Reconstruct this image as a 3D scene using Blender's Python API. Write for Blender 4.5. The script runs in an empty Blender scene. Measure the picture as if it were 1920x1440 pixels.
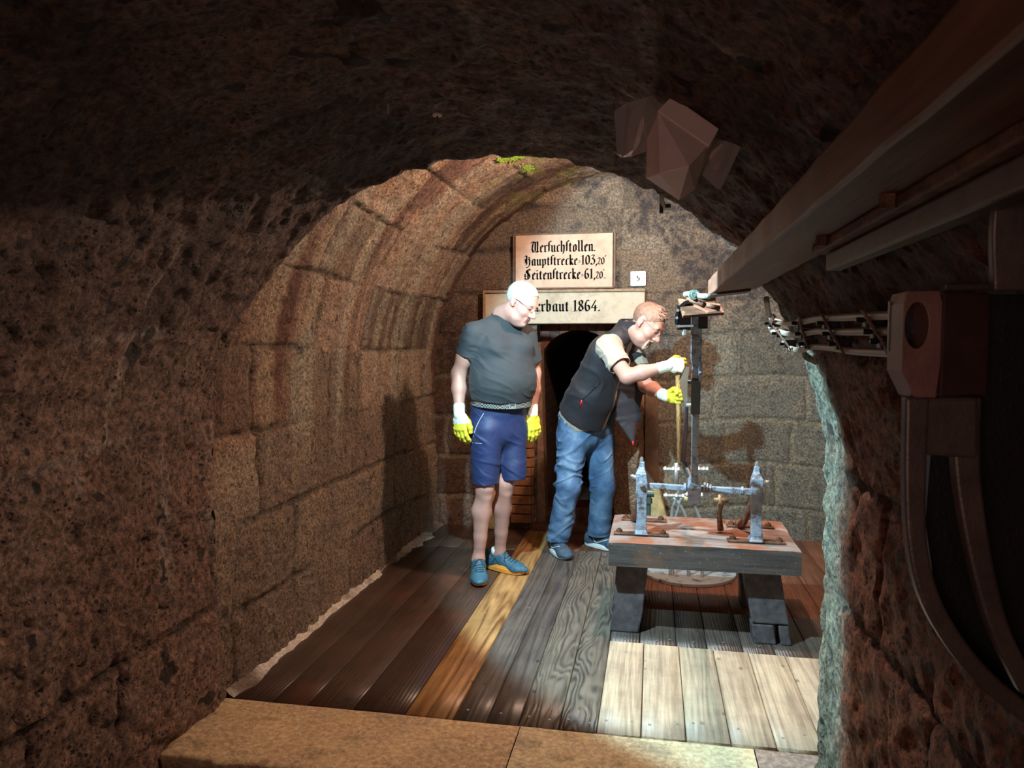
import bpy, bmesh, math, random
import numpy as np
from mathutils import Vector, Matrix
D = bpy.data
SC = bpy.context.scene
COL = SC.collection
PI = math.pi

# ------------------------------------------------------------------ camera, world, lights, exposure
# world axes: x to the right across the gallery, y along it towards the end wall, z up, wooden floor at z = 0
CAM = Vector((0.0, 0.0, 1.42))
YAW = math.atan(265 / 1400.0)
PITCH = math.radians(3.2)
cam_d = D.cameras.new('camera')
cam = D.objects.new('camera', cam_d)
COL.objects.link(cam)
cam.location = CAM
cam.rotation_euler = (PI / 2 - PITCH, 0, YAW)
cam_d.sensor_width = 36.0
cam_d.lens = 36.0 * 1400.0 / 1920.0
cam_d.clip_start = 0.02
cam_d.dof.use_dof = True
cam_d.dof.focus_distance = 4.3
cam_d.dof.aperture_fstop = 15.0
SC.camera = cam

world = D.worlds.new('world')
SC.world = world
world.use_nodes = True
world.node_tree.nodes['Background'].inputs[0].default_value = (0.30, 0.20, 0.17, 1)
world.node_tree.nodes['Background'].inputs[1].default_value = 0.02

def light(name, typ, loc, energy, color, size=0.05, target=None, **kw):
    l = D.lights.new(name, typ)
    l.energy = energy
    l.color = color
    if typ == 'AREA':
        l.shape = 'RECTANGLE'
        l.size = size
        l.size_y = kw.pop('size_y', size)
    else:
        l.shadow_soft_size = size
    for k, v in kw.items():
        setattr(l, k, v)
    o = D.objects.new(name, l)
    COL.objects.link(o)
    o.location = loc
    if target is not None:
        o.rotation_euler = (Vector(target) - Vector(loc)).to_track_quat('-Z', 'Y').to_euler()
    return o

# cold spotlight under the crown of the chamber vault, left, just behind the arch
light('cold_spot_lamp', 'SPOT', (-0.72, 2.86, 2.12), 285, (0.54, 0.87, 1.0), 0.022,
      target=(-0.72 + 0.68, 2.86 + 0.62, 2.12 - 0.47), spot_size=math.radians(117), spot_blend=0.15)
# warm lamp high up in the chamber, right of the crown
light('warm_vault_lamp', 'POINT', (0.12, 3.85, 2.46), 98, (1.0, 0.69, 0.53), 0.05)
# weak warm fill light added behind the camera, no known lamp there
light('rear_fill_light', 'AREA', (-0.60, -1.3, 1.25), 5.4, (1.0, 0.66, 0.58), 0.7, target=(-0.7, 2.6, 1.0), size_y=0.7)

SC.view_settings.view_transform = 'Standard'
SC.view_settings.look = 'None'
SC.view_settings.exposure = 0.50
SC.view_settings.gamma = 1.0
SC.view_settings.use_curve_mapping = False

# ------------------------------------------------------------------ helpers
_f = 1400.0
_F = np.array([-math.sin(YAW) * math.cos(PITCH), math.cos(YAW) * math.cos(PITCH), -math.sin(PITCH)])
_R = np.array([math.cos(YAW), math.sin(YAW), 0.0])
_U = np.cross(_R, _F)
_C = np.array([0, 0, 1.42])

def at(px, py, Y):
    """the point in the plane y = Y seen at pixel (px, py) of the survey photograph"""
    d = _F * _f + _R * (px - 960) - _U * (py - 720)
    return Vector(_C + d * (Y / d[1]))

def tag(o, label=None, cat=None, group=None, kind=None):
    if label: o['label'] = label
    if cat: o['category'] = cat
    if group: o['group'] = group
    if kind: o['kind'] = kind
    return o

def empty(name, loc, label=None, cat=None, group=None):
    o = D.objects.new(name, None)
    COL.objects.link(o)
    o.location = loc
    o.empty_display_size = 0.05
    return tag(o, label, cat, group)

def link(name, me, mat, parent=None):
    o = D.objects.new(name, me)
    COL.objects.link(o)
    if mat is not None:
        for m in (mat if isinstance(mat, (list, tuple)) else [mat]):
            me.materials.append(m)
    if parent is not None:
        o.parent = parent
        # world-space mesh data: keep it in place under a moved parent
        p = parent
        off = Vector((0, 0, 0))
        while p is not None:
            off += p.location
            p = p.parent
        o.location = -off
    return o

def bobj(name, bm, mat, parent=None, smooth=False, bevel=0.0, autosmooth=None):
    bmesh.ops.recalc_face_normals(bm, faces=bm.faces)
    me = D.meshes.new(name)
    bm.to_mesh(me)
    bm.free()
    if smooth:
        me.polygons.foreach_set('use_smooth', [True] * len(me.polygons))
    o = link(name, me, mat, parent)
    if bevel:
        b = o.modifiers.new('bevel', 'BEVEL')
        b.width = bevel
        b.segments = 2
        b.limit_method = 'ANGLE'
        b.angle_limit = math.radians(40)
    return o

def mesh_np(name, V, Fq, mat, parent=None, smooth=True, color=None, matidx=None):
    me = D.meshes.new(name)
    V = np.ascontiguousarray(V, dtype=np.float32)
    Fq = np.ascontiguousarray(Fq, dtype=np.int32)
    n, k = Fq.shape
    me.vertices.add(len(V))
    me.vertices.foreach_set('co', V.ravel())
    me.loops.add(n * k)
    me.loops.foreach_set('vertex_index', Fq.ravel())
    me.polygons.add(n)
    me.polygons.foreach_set('loop_start', np.arange(0, n * k, k, dtype=np.int32))
    me.polygons.foreach_set('loop_total', np.full(n, k, dtype=np.int32))
    if smooth:
        me.polygons.foreach_set('use_smooth', np.ones(n, dtype=bool))
    me.update(calc_edges=True)
    me.validate()
    if color is not None:
        a = me.color_attributes.new('tone', 'FLOAT_COLOR', 'POINT')
        c = np.ones((len(V), 4), dtype=np.float32)
        c[:, :3] = color
        a.data.foreach_set('color', c.ravel())
    if matidx is not None:
        me.polygons.foreach_set('material_index', np.asarray(matidx, dtype=np.int32))
    return link(name, me, mat, parent)

def box(bm, c, s, rot=None, taper=None):
    """box centre c size s (full), optional 3x3 rotation; taper=(sx,sy) scales the top"""
    vs = []
    for k in (-1, 1):
        for i, j in ((-1, -1), (1, -1), (1, 1), (-1, 1)):
            t = taper if (taper and k == 1) else (1, 1)
            v = Vector((i * s[0] / 2 * t[0], j * s[1] / 2 * t[1], k * s[2] / 2))
            if rot is not None: v = rot @ v
            vs.append(bm.verts.new(v + Vector(c)))
    for q in ((0, 3, 2, 1), (4, 5, 6, 7), (0, 1, 5, 4), (1, 2, 6, 5), (2, 3, 7, 6), (3, 0, 4, 7)):
        bm.faces.new([vs[i] for i in q])
    return vs

def hexa(bm, pts):
    vs = [bm.verts.new(p) for p in pts]
    for q in ((0, 3, 2, 1), (4, 5, 6, 7), (0, 1, 5, 4), (1, 2, 6, 5), (2, 3, 7, 6), (3, 0, 4, 7)):
        bm.faces.new([vs[i] for i in q])

def frame_of(d, up=Vector((0, 0, 1))):
    d = d.normalized()
    if abs(d.dot(up)) > 0.97: up = Vector((0, 1, 0))
    x = d.cross(up).normalized()
    y = x.cross(d).normalized()
    return x, y, d

def tube(bm, pts, rad, seg=12, flat=1.0, up=Vector((0, 0, 1))):
    pts = [Vector(p) for p in pts]
    n = len(pts)
    if not isinstance(rad, (list, tuple)): rad = [rad] * n
    rings = []
    for i, p in enumerate(pts):
        d = (pts[min(i + 1, n - 1)] - pts[max(i - 1, 0)])
        x, y, _ = frame_of(d, up)
        rings.append([bm.verts.new(p + (x * math.cos(a) + y * math.sin(a) * flat) * rad[i])
                      for a in [2 * PI * k / seg for k in range(seg)]])
    for a, b in zip(rings, rings[1:]):
        for k in range(seg):
            bm.faces.new([a[k], a[(k + 1) % seg], b[(k + 1) % seg], b[k]])
    bm.faces.new(rings[0][::-1])
    bm.faces.new(rings[-1])

def bar(bm, a, b, w, h, up=Vector((0, 0, 1)), w2=None, h2=None):
    """rectangular bar from a to b: w across, h along up"""
    a = Vector(a); b = Vector(b)
    x, y, _ = frame_of(b - a, up)
    w2 = w if w2 is None else w2
    h2 = h if h2 is None else h2
    P = [a - x * w / 2 - y * h / 2, a + x * w / 2 - y * h / 2, a + x * w / 2 + y * h / 2, a - x * w / 2 + y * h / 2,
         b - x * w2 / 2 - y * h2 / 2, b + x * w2 / 2 - y * h2 / 2, b + x * w2 / 2 + y * h2 / 2, b - x * w2 / 2 + y * h2 / 2]
    hexa(bm, P)

def nut(bm, c, axis, r=0.012, h=0.01, seg=6):
    axis = Vector(axis).normalized()
    tube(bm, [Vector(c), Vector(c) + axis * h], r, seg)

def bez(pts, n=8):
    """Catmull-Rom through pts"""
    P = [Vector(p) for p in pts]
    P = [P[0] * 2 - P[1]] + P + [P[-1] * 2 - P[-2]]
    out = []
    for i in range(1, len(P) - 2):
        for k in range(n):
            t = k / n
            a, b, c, d = P[i - 1:i + 3]
            out.append(0.5 * ((2 * b) + (c - a) * t + (2 * a - 5 * b + 4 * c - d) * t * t + (3 * b - a - 3 * c + d) * t ** 3))
    out.append(P[-2])
    return out

def _hash(i, j, k, s):
    n = (i * 374761393 + j * 668265263 + k * 1274126177 + s * 974634777).astype(np.int64) & 0xffffffff
    n = ((n ^ (n >> 13)) * 1274126177) & 0xffffffff
    n = (n ^ (n >> 16)) & 0xffffffff
    return n.astype(np.float64) / 4294967295.0

def vnoise(P, sc=1.0, seed=0):
    P = np.asarray(P, dtype=np.float64) * sc
    I = np.floor(P).astype(np.int64)
    t = P - I
    t = t * t * (3 - 2 * t)
    r = 0
    for a in (0, 1):
        for b in (0, 1):
            for c in (0, 1):
                w = (t[..., 0] if a else 1 - t[..., 0]) * (t[..., 1] if b else 1 - t[..., 1]) * (t[..., 2] if c else 1 - t[..., 2])
                r = r + w * _hash(I[..., 0] + a, I[..., 1] + b, I[..., 2] + c, seed)
    return r * 2 - 1

def fbm(P, sc=1.0, oct=4, seed=0, gain=0.5):
    r = 0; a = 1.0; s = 0
    for o in range(oct):
        r = r + a * vnoise(P, sc, seed + o * 17)
        s += a; a *= gain; sc *= 2.03
    return r / s

def sstep(a, b, x):
    t = np.clip((x - a) / (b - a), 0, 1)
    return t * t * (3 - 2 * t)

# ------------------------------------------------------------------ materials
def nodes(m):
    m.use_nodes = True
    nt = m.node_tree
    return nt, nt.nodes['Principled BSDF']

def N(nt, typ, **kw):
    n = nt.nodes.new(typ)
    for k, v in kw.items():
        if k.startswith('i_'):
            n.inputs[k[2:].replace('_', ' ')].default_value = v
        else:
            setattr(n, k, v)
    return n

def ramp(nt, fac, stops):
    r = N(nt, 'ShaderNodeValToRGB')
    e = r.color_ramp.elements
    while len(e) < len(stops): e.new(0.5)
    for q, (p, c) in zip(e, stops):
        q.position = p
        q.color = (*c, 1) if len(c) == 3 else c
    nt.links.new(fac, r.inputs[0])
    return r.outputs[0]

def mixc(nt, fac, a, b, typ='MIX'):
    m = N(nt, 'ShaderNodeMix', data_type='RGBA', blend_type=typ)
    for sock, v in ((m.inputs[0], fac), (m.inputs[6], a), (m.inputs[7], b)):
        if hasattr(v, 'is_output'): nt.links.new(v, sock)
        elif isinstance(v, (int, float)): sock.default_value = v
        else: sock.default_value = (*v, 1)
    return m.outputs[2]

def noise(nt, vec, scale, detail=6, rough=0.6, dist=0.0):
    n = N(nt, 'ShaderNodeTexNoise')
    n.inputs['Scale'].default_value = scale
    n.inputs['Detail'].default_value = detail
    n.inputs['Roughness'].default_value = rough
    n.inputs['Distortion'].default_value = dist
    if vec is not None: nt.links.new(vec, n.inputs['Vector'])
    return n.outputs['Fac']

def coords(nt, scale=(1, 1, 1), loc=(0, 0, 0), rot=(0, 0, 0)):
    tc = N(nt, 'ShaderNodeTexCoord')
    mp = N(nt, 'ShaderNodeMapping')
    mp.inputs['Scale'].default_value = scale
    mp.inputs['Location'].default_value = loc
    mp.inputs['Rotation'].default_value = rot
    nt.links.new(tc.outputs['Object'], mp.inputs[0])
    return mp.outputs[0]

def bump(nt, h, bs, strength=0.5, dist=0.01, prev=None):
    b = N(nt, 'ShaderNodeBump')
    b.inputs['Strength'].default_value = strength
    b.inputs['Distance'].default_value = dist
    nt.links.new(h, b.inputs['Height'])
    if prev is not None: nt.links.new(prev, b.inputs['Normal'])
    nt.links.new(b.outputs[0], bs.inputs['Normal'])
    return b.outputs[0]

def mat_plain(name, col, rough=0.6, metal=0.0, var=0.15, vscale=20, bmp=0.0, bscale=200, spec=0.5, dark=None):
    m = D.materials.new(name)
    nt, bs = nodes(m)
    v = coords(nt)
    n = noise(nt, v, vscale)
    lo = tuple(c * (1 - var) for c in col) if dark is None else dark
    hi = tuple(min(1, c * (1 + var)) for c in col)
    nt.links.new(ramp(nt, n, [(0.3, lo), (0.7, hi)]), bs.inputs['Base Color'])
    bs.inputs['Roughness'].default_value = rough
    bs.inputs['Metallic'].default_value = metal
    bs.inputs['Specular IOR Level'].default_value = spec
    if bmp:
        bump(nt, noise(nt, v, bscale, 4), bs, bmp, 0.002)
    return m

def mat_stone(name, pit=0.6, scale=1.0, rough=0.75, contrast=0.35, bstr=0.9, sparkle=0.0):
    """rough sandstone: base tone from the mesh's 'tone' attribute, pits and grain procedurally"""
    m = D.materials.new(name)
    nt, bs = nodes(m)
    v = coords(nt)
    at_ = N(nt, 'ShaderNodeAttribute', attribute_name='tone')
    n1 = noise(nt, v, 48 * scale, 8, 0.72)
    n2 = noise(nt, v, 5 * scale, 4, 0.6)
    n3 = noise(nt, v, 110 * scale, 3, 0.6)
    c = mixc(nt, min(1, contrast * 1.7), at_.outputs['Color'], ramp(nt, n1, [(0.38, (0.10, 0.08, 0.08)), (0.5, (0.47, 0.46, 0.45)), (0.62, (0.96, 0.94, 0.90))]), 'OVERLAY')
    c = mixc(nt, 0.5, c, ramp(nt, n2, [(0.32, (0.34, 0.36, 0.40)), (0.52, (0.5, 0.49, 0.47)), (0.7, (0.64, 0.56, 0.46))]), 'OVERLAY')
    vo = N(nt, 'ShaderNodeTexVoronoi')
    vo.inputs['Scale'].default_value = 46 * scale
    nt.links.new(v, vo.inputs['Vector'])
    wn = noise(nt, v, 9 * scale, 2, 0.5)
    th = N(nt, 'ShaderNodeMath', operation='MULTIPLY_ADD')
    nt.links.new(wn, th.inputs[0]); th.inputs[1].default_value = 1.1; th.inputs[2].default_value = -0.36
    sm = N(nt, 'ShaderNodeMath', operation='DIVIDE')
    nt.links.new(vo.outputs['Distance'], sm.inputs[0]); nt.links.new(th.outputs[0], sm.inputs[1])
    pitm = ramp(nt, sm.outputs[0], [(0.55, (1, 1, 1)), (1.0, (0, 0, 0))])
    pm = N(nt, 'ShaderNodeMath', operation='MULTIPLY')
    nt.links.new(pitm, pm.inputs[0]); pm.inputs[1].default_value = pit
    c = mixc(nt, pm.outputs[0], c, (0.025, 0.02, 0.018))
    nt.links.new(c, bs.inputs['Base Color'])
    bs.inputs['Roughness'].default_value = rough
    bs.inputs['Specular IOR Level'].default_value = 0.35
    b1 = bump(nt, n1, bs, bstr, 0.030)
    inv = N(nt, 'ShaderNodeMath', operation='SUBTRACT')
    inv.inputs[0].default_value = 1.0
    nt.links.new(pm.outputs[0], inv.inputs[1])
    b2 = bump(nt, inv.outputs[0], bs, bstr, 0.012, b1)
    bump(nt, n3, bs, bstr * 0.8, 0.004, b2)
    return m

def mat_wood(name, lo, hi, ring=30.0, stretch=0.10, rough=0.45, bstr=0.35, fine=0.4, stain=None, stain_amt=0.0, xs=5.0, lin=70.0):
    """boards running along object y; cathedral grain from contour lines of a stretched noise"""
    m = D.materials.new(name)
    nt, bs = nodes(m)
    a = N(nt, 'ShaderNodeAttribute', attribute_name='tone')
    tc = N(nt, 'ShaderNodeTexCoord')
    # offset per board (blue channel) so that the figure breaks at the joints
    sep = N(nt, 'ShaderNodeSeparateColor')
    nt.links.new(a.outputs['Color'], sep.inputs[0])
    cmb = N(nt, 'ShaderNodeCombineXYZ')
    nt.links.new(sep.outputs[2], cmb.inputs[2])
    off = N(nt, 'ShaderNodeVectorMath', operation='SCALE')
    off.inputs['Scale'].default_value = 37.0
    nt.links.new(cmb.outputs[0], off.inputs[0])
    add = N(nt, 'ShaderNodeVectorMath', operation='ADD')
    nt.links.new(tc.outputs['Object'], add.inputs[0]); nt.links.new(off.outputs[0], add.inputs[1])
    mp = N(nt, 'ShaderNodeMapping')
    mp.inputs['Scale'].default_value = (xs, xs * stretch, xs)
    nt.links.new(add.outputs[0], mp.inputs[0])
    n = noise(nt, mp.outputs[0], 1.0, 2, 0.45, 0.25)
    k = N(nt, 'ShaderNodeMath', operation='MULTIPLY')
    nt.links.new(n, k.inputs[0]); k.inputs[1].default_value = ring * 6.283
    sx = N(nt, 'ShaderNodeSeparateXYZ')
    nt.links.new(add.outputs[0], sx.inputs[0])
    kl = N(nt, 'ShaderNodeMath', operation='MULTIPLY_ADD')
    nt.links.new(sx.outputs[0], kl.inputs[0]); kl.inputs[1].default_value = lin * 6.283
    nt.links.new(k.outputs[0], kl.inputs[2])
    s = N(nt, 'ShaderNodeMath', operation='SINE')
    nt.links.new(kl.outputs[0], s.inputs[0])
    s2 = N(nt, 'ShaderNodeMath', operation='MULTIPLY_ADD')
    nt.links.new(s.outputs[0], s2.inputs[0]); s2.inputs[1].default_value = 0.5; s2.inputs[2].default_value = 0.5
    mpf = N(nt, 'ShaderNodeMapping')
    mpf.inputs['Scale'].default_value = (140, 5, 60)
    nt.links.new(add.outputs[0], mpf.inputs[0])
    nf = noise(nt, mpf.outputs[0], 1.0, 4, 0.6)
    nm = noise(nt, mpf.outputs[0], 0.35, 3, 0.5)
    sm_ = N(nt, 'ShaderNodeMath', operation='MULTIPLY')
    nt.links.new(s2.outputs[0], sm_.inputs[0]); nt.links.new(ramp(nt, nm, [(0.3, (0.25, 0.25, 0.25)), (0.6, (1, 1, 1))]), sm_.inputs[1])
    mid = tuple(0.35 * a_ + 0.65 * b_ for a_, b_ in zip(lo, hi))
    c = ramp(nt, sm_.outputs[0], [(0.0, hi), (0.45, mid), (0.95, lo)])
    c = mixc(nt, fine, c, ramp(nt, nf, [(0.35, (0.2, 0.2, 0.2)), (0.65, (0.75, 0.75, 0.75))]), 'OVERLAY')
    c = mixc(nt, 1.0, c, ramp(nt, sep.outputs[0], [(0, (0, 0, 0)), (1, (1, 1, 1))]), 'MULTIPLY')
    # wear, dirt
    nw = noise(nt, tc.outputs['Object'], 4.5, 6, 0.65)
    c = mixc(nt, 0.55, c, ramp(nt, nw, [(0.34, (0.28, 0.27, 0.27)), (0.62, (0.62, 0.6, 0.57))]), 'OVERLAY')
    if stain is not None:
        ns = noise(nt, tc.outputs['Object'], 3.1, 3, 0.5)
        f = N(nt, 'ShaderNodeMath', operation='MULTIPLY')
        nt.links.new(ramp(nt, ns, [(0.55, (0, 0, 0)), (0.72, (1, 1, 1))]), f.inputs[0])
        f.inputs[1].default_value = stain_amt
        c = mixc(nt, f.outputs[0], c, stain)
    # small knots and gouges
    vo = N(nt, 'ShaderNodeTexVoronoi')
    vo.inputs['Scale'].default_value = 1.0
    mk = N(nt, 'ShaderNodeMapping')
    mk.inputs['Scale'].default_value = (11, 7, 11)
    nt.links.new(tc.outputs['Object'], mk.inputs[0]); nt.links.new(mk.outputs[0], vo.inputs['Vector'])
    kn = ramp(nt, vo.outputs['Distance'], [(0.05, (1, 1, 1)), (0.13, (0, 0, 0))])
    kk = N(nt, 'ShaderNodeMath', operation='MULTIPLY')
    nt.links.new(kn, kk.inputs[0]); kk.inputs[1].default_value = 0.7
    c = mixc(nt, kk.outputs[0], c, tuple(x * 0.25 for x in lo))
    nt.links.new(c, bs.inputs['Base Color'])
    bs.inputs['Roughness'].default_value = rough
    b1 = bump(nt, s2.outputs[0], bs, bstr, 0.003)
    bump(nt, nf, bs, bstr, 0.002, b1)
    return m

def mat_metal(name, col, rust=0.3, rustcol=(0.22, 0.07, 0.03), rough=0.42, metal=0.5, bmp=0.4, scale=30):
    m = D.materials.new(name)
    nt, bs = nodes(m)
    v = coords(nt)
    n = noise(nt, v, scale * 0.5, 6, 0.65)
    c = ramp(nt, n, [(max(0.0, rust - 0.06), rustcol), (min(1, rust + 0.08), col), (1.0, tuple(min(1, x * 1.3) for x in col))])
    nt.links.new(c, bs.inputs['Base Color'])
    bs.inputs['Roughness'].default_value = rough
    bs.inputs['Metallic'].default_value = metal
    bump(nt, noise(nt, v, scale * 3, 5, 0.6), bs, bmp, 0.004)
    return m
# ------------------------------------------------------------------ the gallery
Y1 = 2.60          # end of the low near vault (the arch)
Y2 = 5.58          # end wall of the chamber
XC1, ZC1, R1 = -0.55, 0.96, 1.10
XC2, ZC2, R2 = -0.19, 1.18, 1.47

M_stone_near = mat_stone('sandstone_near_vault', 0.85, 1.0, 0.60, 0.50, 1.0)
M_stone_far = mat_stone('sandstone_chamber', 0.6, 1.4, 0.65, 0.44, 1.0)
M_stone_end = mat_stone('sandstone_end_wall', 0.35, 1.5, 0.7, 0.40, 1.0)

def blocks(u, v, H, L, seed, jw=0.012, jit=0.25):
    """ashlar pattern: courses along v of height H in u; returns joint mask and per block randoms"""
    uu = u / H + 0.12 * vnoise(np.stack([u * 0 + 3.1, v * 1.3, u * 0.7], -1), 1, seed)
    row = np.floor(uu)
    fu = uu - row
    rr = _hash(row.astype(np.int64), row.astype(np.int64) * 0, row.astype(np.int64) * 0, seed)
    Lr = L * (0.8 + 0.5 * rr)
    vv = v / Lr + rr * 7.3 + jit * vnoise(np.stack([row * 1.7, np.floor(v / Lr), u * 0], -1), 1, seed + 5) + 0.04 * vnoise(np.stack([u * 5, v * 5, u * 0], -1), 1, seed + 3)
    cl = np.floor(vv)
    fv = vv - cl
    du = np.minimum(fu, 1 - fu) * H
    dv = np.minimum(fv, 1 - fv) * Lr
    d = np.minimum(du, dv)
    h1 = _hash(row.astype(np.int64), cl.astype(np.int64), row.astype(np.int64) * 0, seed + 1)
    h2 = _hash(row.astype(np.int64), cl.astype(np.int64), row.astype(np.int64) * 0 + 1, seed + 2)
    wob = 0.006 * vnoise(np.stack([u, v, u * 0], -1), 22, seed + 9)
    joint = 1 - sstep(jw * 0.5, jw * 1.7, d + wob)
    return joint, h1, h2

def grid_faces(nu, nv):
    i = np.arange(nu - 1)[:, None] * nv + np.arange(nv - 1)[None, :]
    return np.stack([i, i + 1, i + nv + 1, i + nv], -1).reshape(-1, 4)

def profile(xc, zc, r, zb, step):
    """left foot -> up -> arc -> down; returns points (x,z), inward normals, arc length"""
    n1 = int((zc - zb) / step); n2 = int(PI * r / step)
    z = np.linspace(zb, zc, n1, endpoint=False)
    a = np.linspace(PI, 0, n2)
    X = np.concatenate([np.full(n1, xc - r), xc + r * np.cos(a), np.full(n1, xc + r)])
    Z = np.concatenate([z, zc + r * np.sin(a), z[::-1]])
    NX = np.concatenate([np.ones(n1), -np.cos(a), -np.ones(n1)])
    NZ = np.concatenate([np.zeros(n1), -np.sin(a), np.zeros(n1)])
    S = np.concatenate([z - zb, (zc - zb) + r * (PI - a), (zc - zb) + PI * r + (zc - z[::-1])])
    return X, Z, NX, NZ, S

def lerp3(a, b, t):
    return np.asarray(a)[None, :] * (1 - t[:, None]) + np.asarray(b)[None, :] * t[:, None]

# ---- near vault, one shell from behind the camera up to the rounded arch edge
def near_vault():
    X, Z, NX, NZ, S = profile(XC1, ZC1, R1, -0.35, 0.016)
    Ys = np.concatenate([np.arange(-1.6, 0.6, 0.05), np.arange(0.6, Y1 - 0.1, 0.016)])
    # rim: (y, outward offset)
    rim = [(Y1 - 0.10 + 0.012 * k, 0.0) for k in range(3)]
    for k in range(9):
        a = k / 8 * PI / 2
        rim.append((Y1 - 0.065 + 0.065 * math.sin(a), 0.065 * (1 - math.cos(a))))
    rim += [(Y1, 0.08 + 0.03 * k) for k in range(1, 26)]
    Yv = np.concatenate([Ys, [q[0] for q in rim]])
    Off = np.concatenate([Ys * 0, [q[1] for q in rim]])
    NYv = np.concatenate([Ys * 0, [0, 0, 0] + [math.sin(k / 8 * PI / 2) for k in range(9)] + [1.0] * 25])
    Sv = np.concatenate([Ys, Ys[-1] + 0.016 + np.cumsum(np.hypot(np.diff(Yv[len(Ys) - 1:]), np.diff(Off[len(Ys) - 1:])))])
    nu, nv = len(X), len(Yv)
    U = np.repeat(S, nv); V = np.tile(Sv, nu)
    flush = 1 - (1 - sstep(ZC1 + 0.20, ZC1 + 0.75, S)) * 0.80
    offs = np.repeat(flush, nv) * np.tile(Off, nu)
    x = np.repeat(X, nv) - np.repeat(NX, nv) * offs
    z = np.repeat(Z, nv) - np.repeat(NZ, nv) * offs
    y = np.tile(Yv, nu)
    ny = np.tile(NYv, nu)
    nin = np.sqrt(np.clip(1 - ny ** 2, 0, 1))
    nrm = np.stack([np.repeat(NX, nv) * nin, ny, np.repeat(NZ, nv) * nin], -1)
    P = np.stack([x, y, z], -1)
    j, h1, h2 = blocks(U, V, 0.36, 0.58, 11, 0.012)
    vis = 0.15 + 1.15 * sstep(-0.25, 0.35, vnoise(P, 3.3, 77))
    wall = 1 - sstep(1.5, 2.6, z + 0 * z) * 0.5
    vis = vis * (1 - 0.6 * sstep(1.2, 1.7, P[:, 2]))
    disp = -0.014 * j * vis + 0.007 * (h1 - 0.5) + 0.016 * fbm(P, 3.0, 4, 3) + 0.018 * fbm(P, 20, 3, 9)
    pits = sstep(0.42, 0.7, vnoise(P, 26, 31)) * (0.4 + 0.6 * sstep(-0.2, 0.4, vnoise(P, 2.0, 32)))
    disp -= 0.012 * pits
    # seal at the wall foot of the step
    P = P + nrm * disp[:, None]
    # colour of the stone
    t = h1 * 0.5 + 0.5 * (fbm(P, 1.3, 3, 41) * 0.5 + 0.5)
    c = lerp3((0.23, 0.128, 0.092), (0.37, 0.245, 0.185), t)
    c = c * (0.85 + 0.35 * h2)[:, None]
    # streaks of lime running down the curve
    st = fbm(np.stack([P[:, 1] * 7, U * 0.7, P[:, 0] * 0], -1), 1.0, 3, 51)
    lime = sstep(0.25, 0.6, st) * sstep(-0.1, 0.5, vnoise(P, 1.4, 52))
    c = c * (1 - 0.45 * lime[:, None]) + np.array([0.46, 0.42, 0.36]) * 0.45 * lime[:, None]
    crown_shade = (0.45 + 0.55 * sstep(-0.1, 0.45, fbm(P, 1.9, 3, 61))) * sstep(0.9, 1.7, P[:, 2])  # shade of the dark ceiling put into the stone colour
    c = c * (1 - 0.74 * crown_shade[:, None] * np.array([0.98, 1.02, 1.02]))
    mort = j * vis
    c = c * (1 - 0.7 * np.clip(mort, 0, 1)[:, None]) + np.array([0.045, 0.03, 0.022]) * 0.7 * np.clip(mort, 0, 1)[:, None]
    # pale mortar smears on the crown, reddish sandstone on the right wall
    sm = sstep(0.30, 0.42, vnoise(P * np.array([1, 1, 1.]), 2.6, 71)) * j
    c = c * (1 - 0.6 * sm[:, None]) + np.array([0.5, 0.42, 0.37]) * 0.6 * sm[:, None]
    right = sstep(0.0, 0.45, P[:, 0])
    c = c * (1 - right[:, None] * np.array([-0.1, 0.24, 0.34]))
    lit_rim = np.maximum(sstep(Y1 - 0.10, Y1 - 0.02, P[:, 1]) * sstep(-0.9, -0.3, P[:, 0]), 0.85 * sstep(0.25, 0.45, P[:, 0]) * sstep(Y1 - 0.42, Y1 - 0.20, P[:, 1] + 0.07 * vnoise(P, 5, 93)))  # cold lamp's greenish lit strip painted into the rim and right wall colour
    c = c * (1 - lit_rim[:, None]) + np.array([0.28, 0.33, 0.26]) * (0.8 + 0.5 * vnoise(P, 9, 5)[:, None]) * lit_rim[:, None]
    # the arc above the springing is the ceiling, the uprights are the walls
    F = grid_faces(nu, nv)
    iu = F[:, 0] // nv
    Lft = S < (ZC1 + 0.35) + 0.35 * R1
    Rgt = S > S[-1] - (ZC1 + 0.35) - 0.35 * R1
    for nm, keep in (('wall_left', Lft[iu]), ('wall_right', Rgt[iu]), ('ceiling', ~(Lft[iu] | Rgt[iu]))):
        Fk = F[keep]
        used, inv = np.unique(Fk, return_inverse=True)
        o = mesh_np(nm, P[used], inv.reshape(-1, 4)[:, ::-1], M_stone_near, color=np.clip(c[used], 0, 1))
        tag(o, kind='structure')
near_vault()

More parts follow.
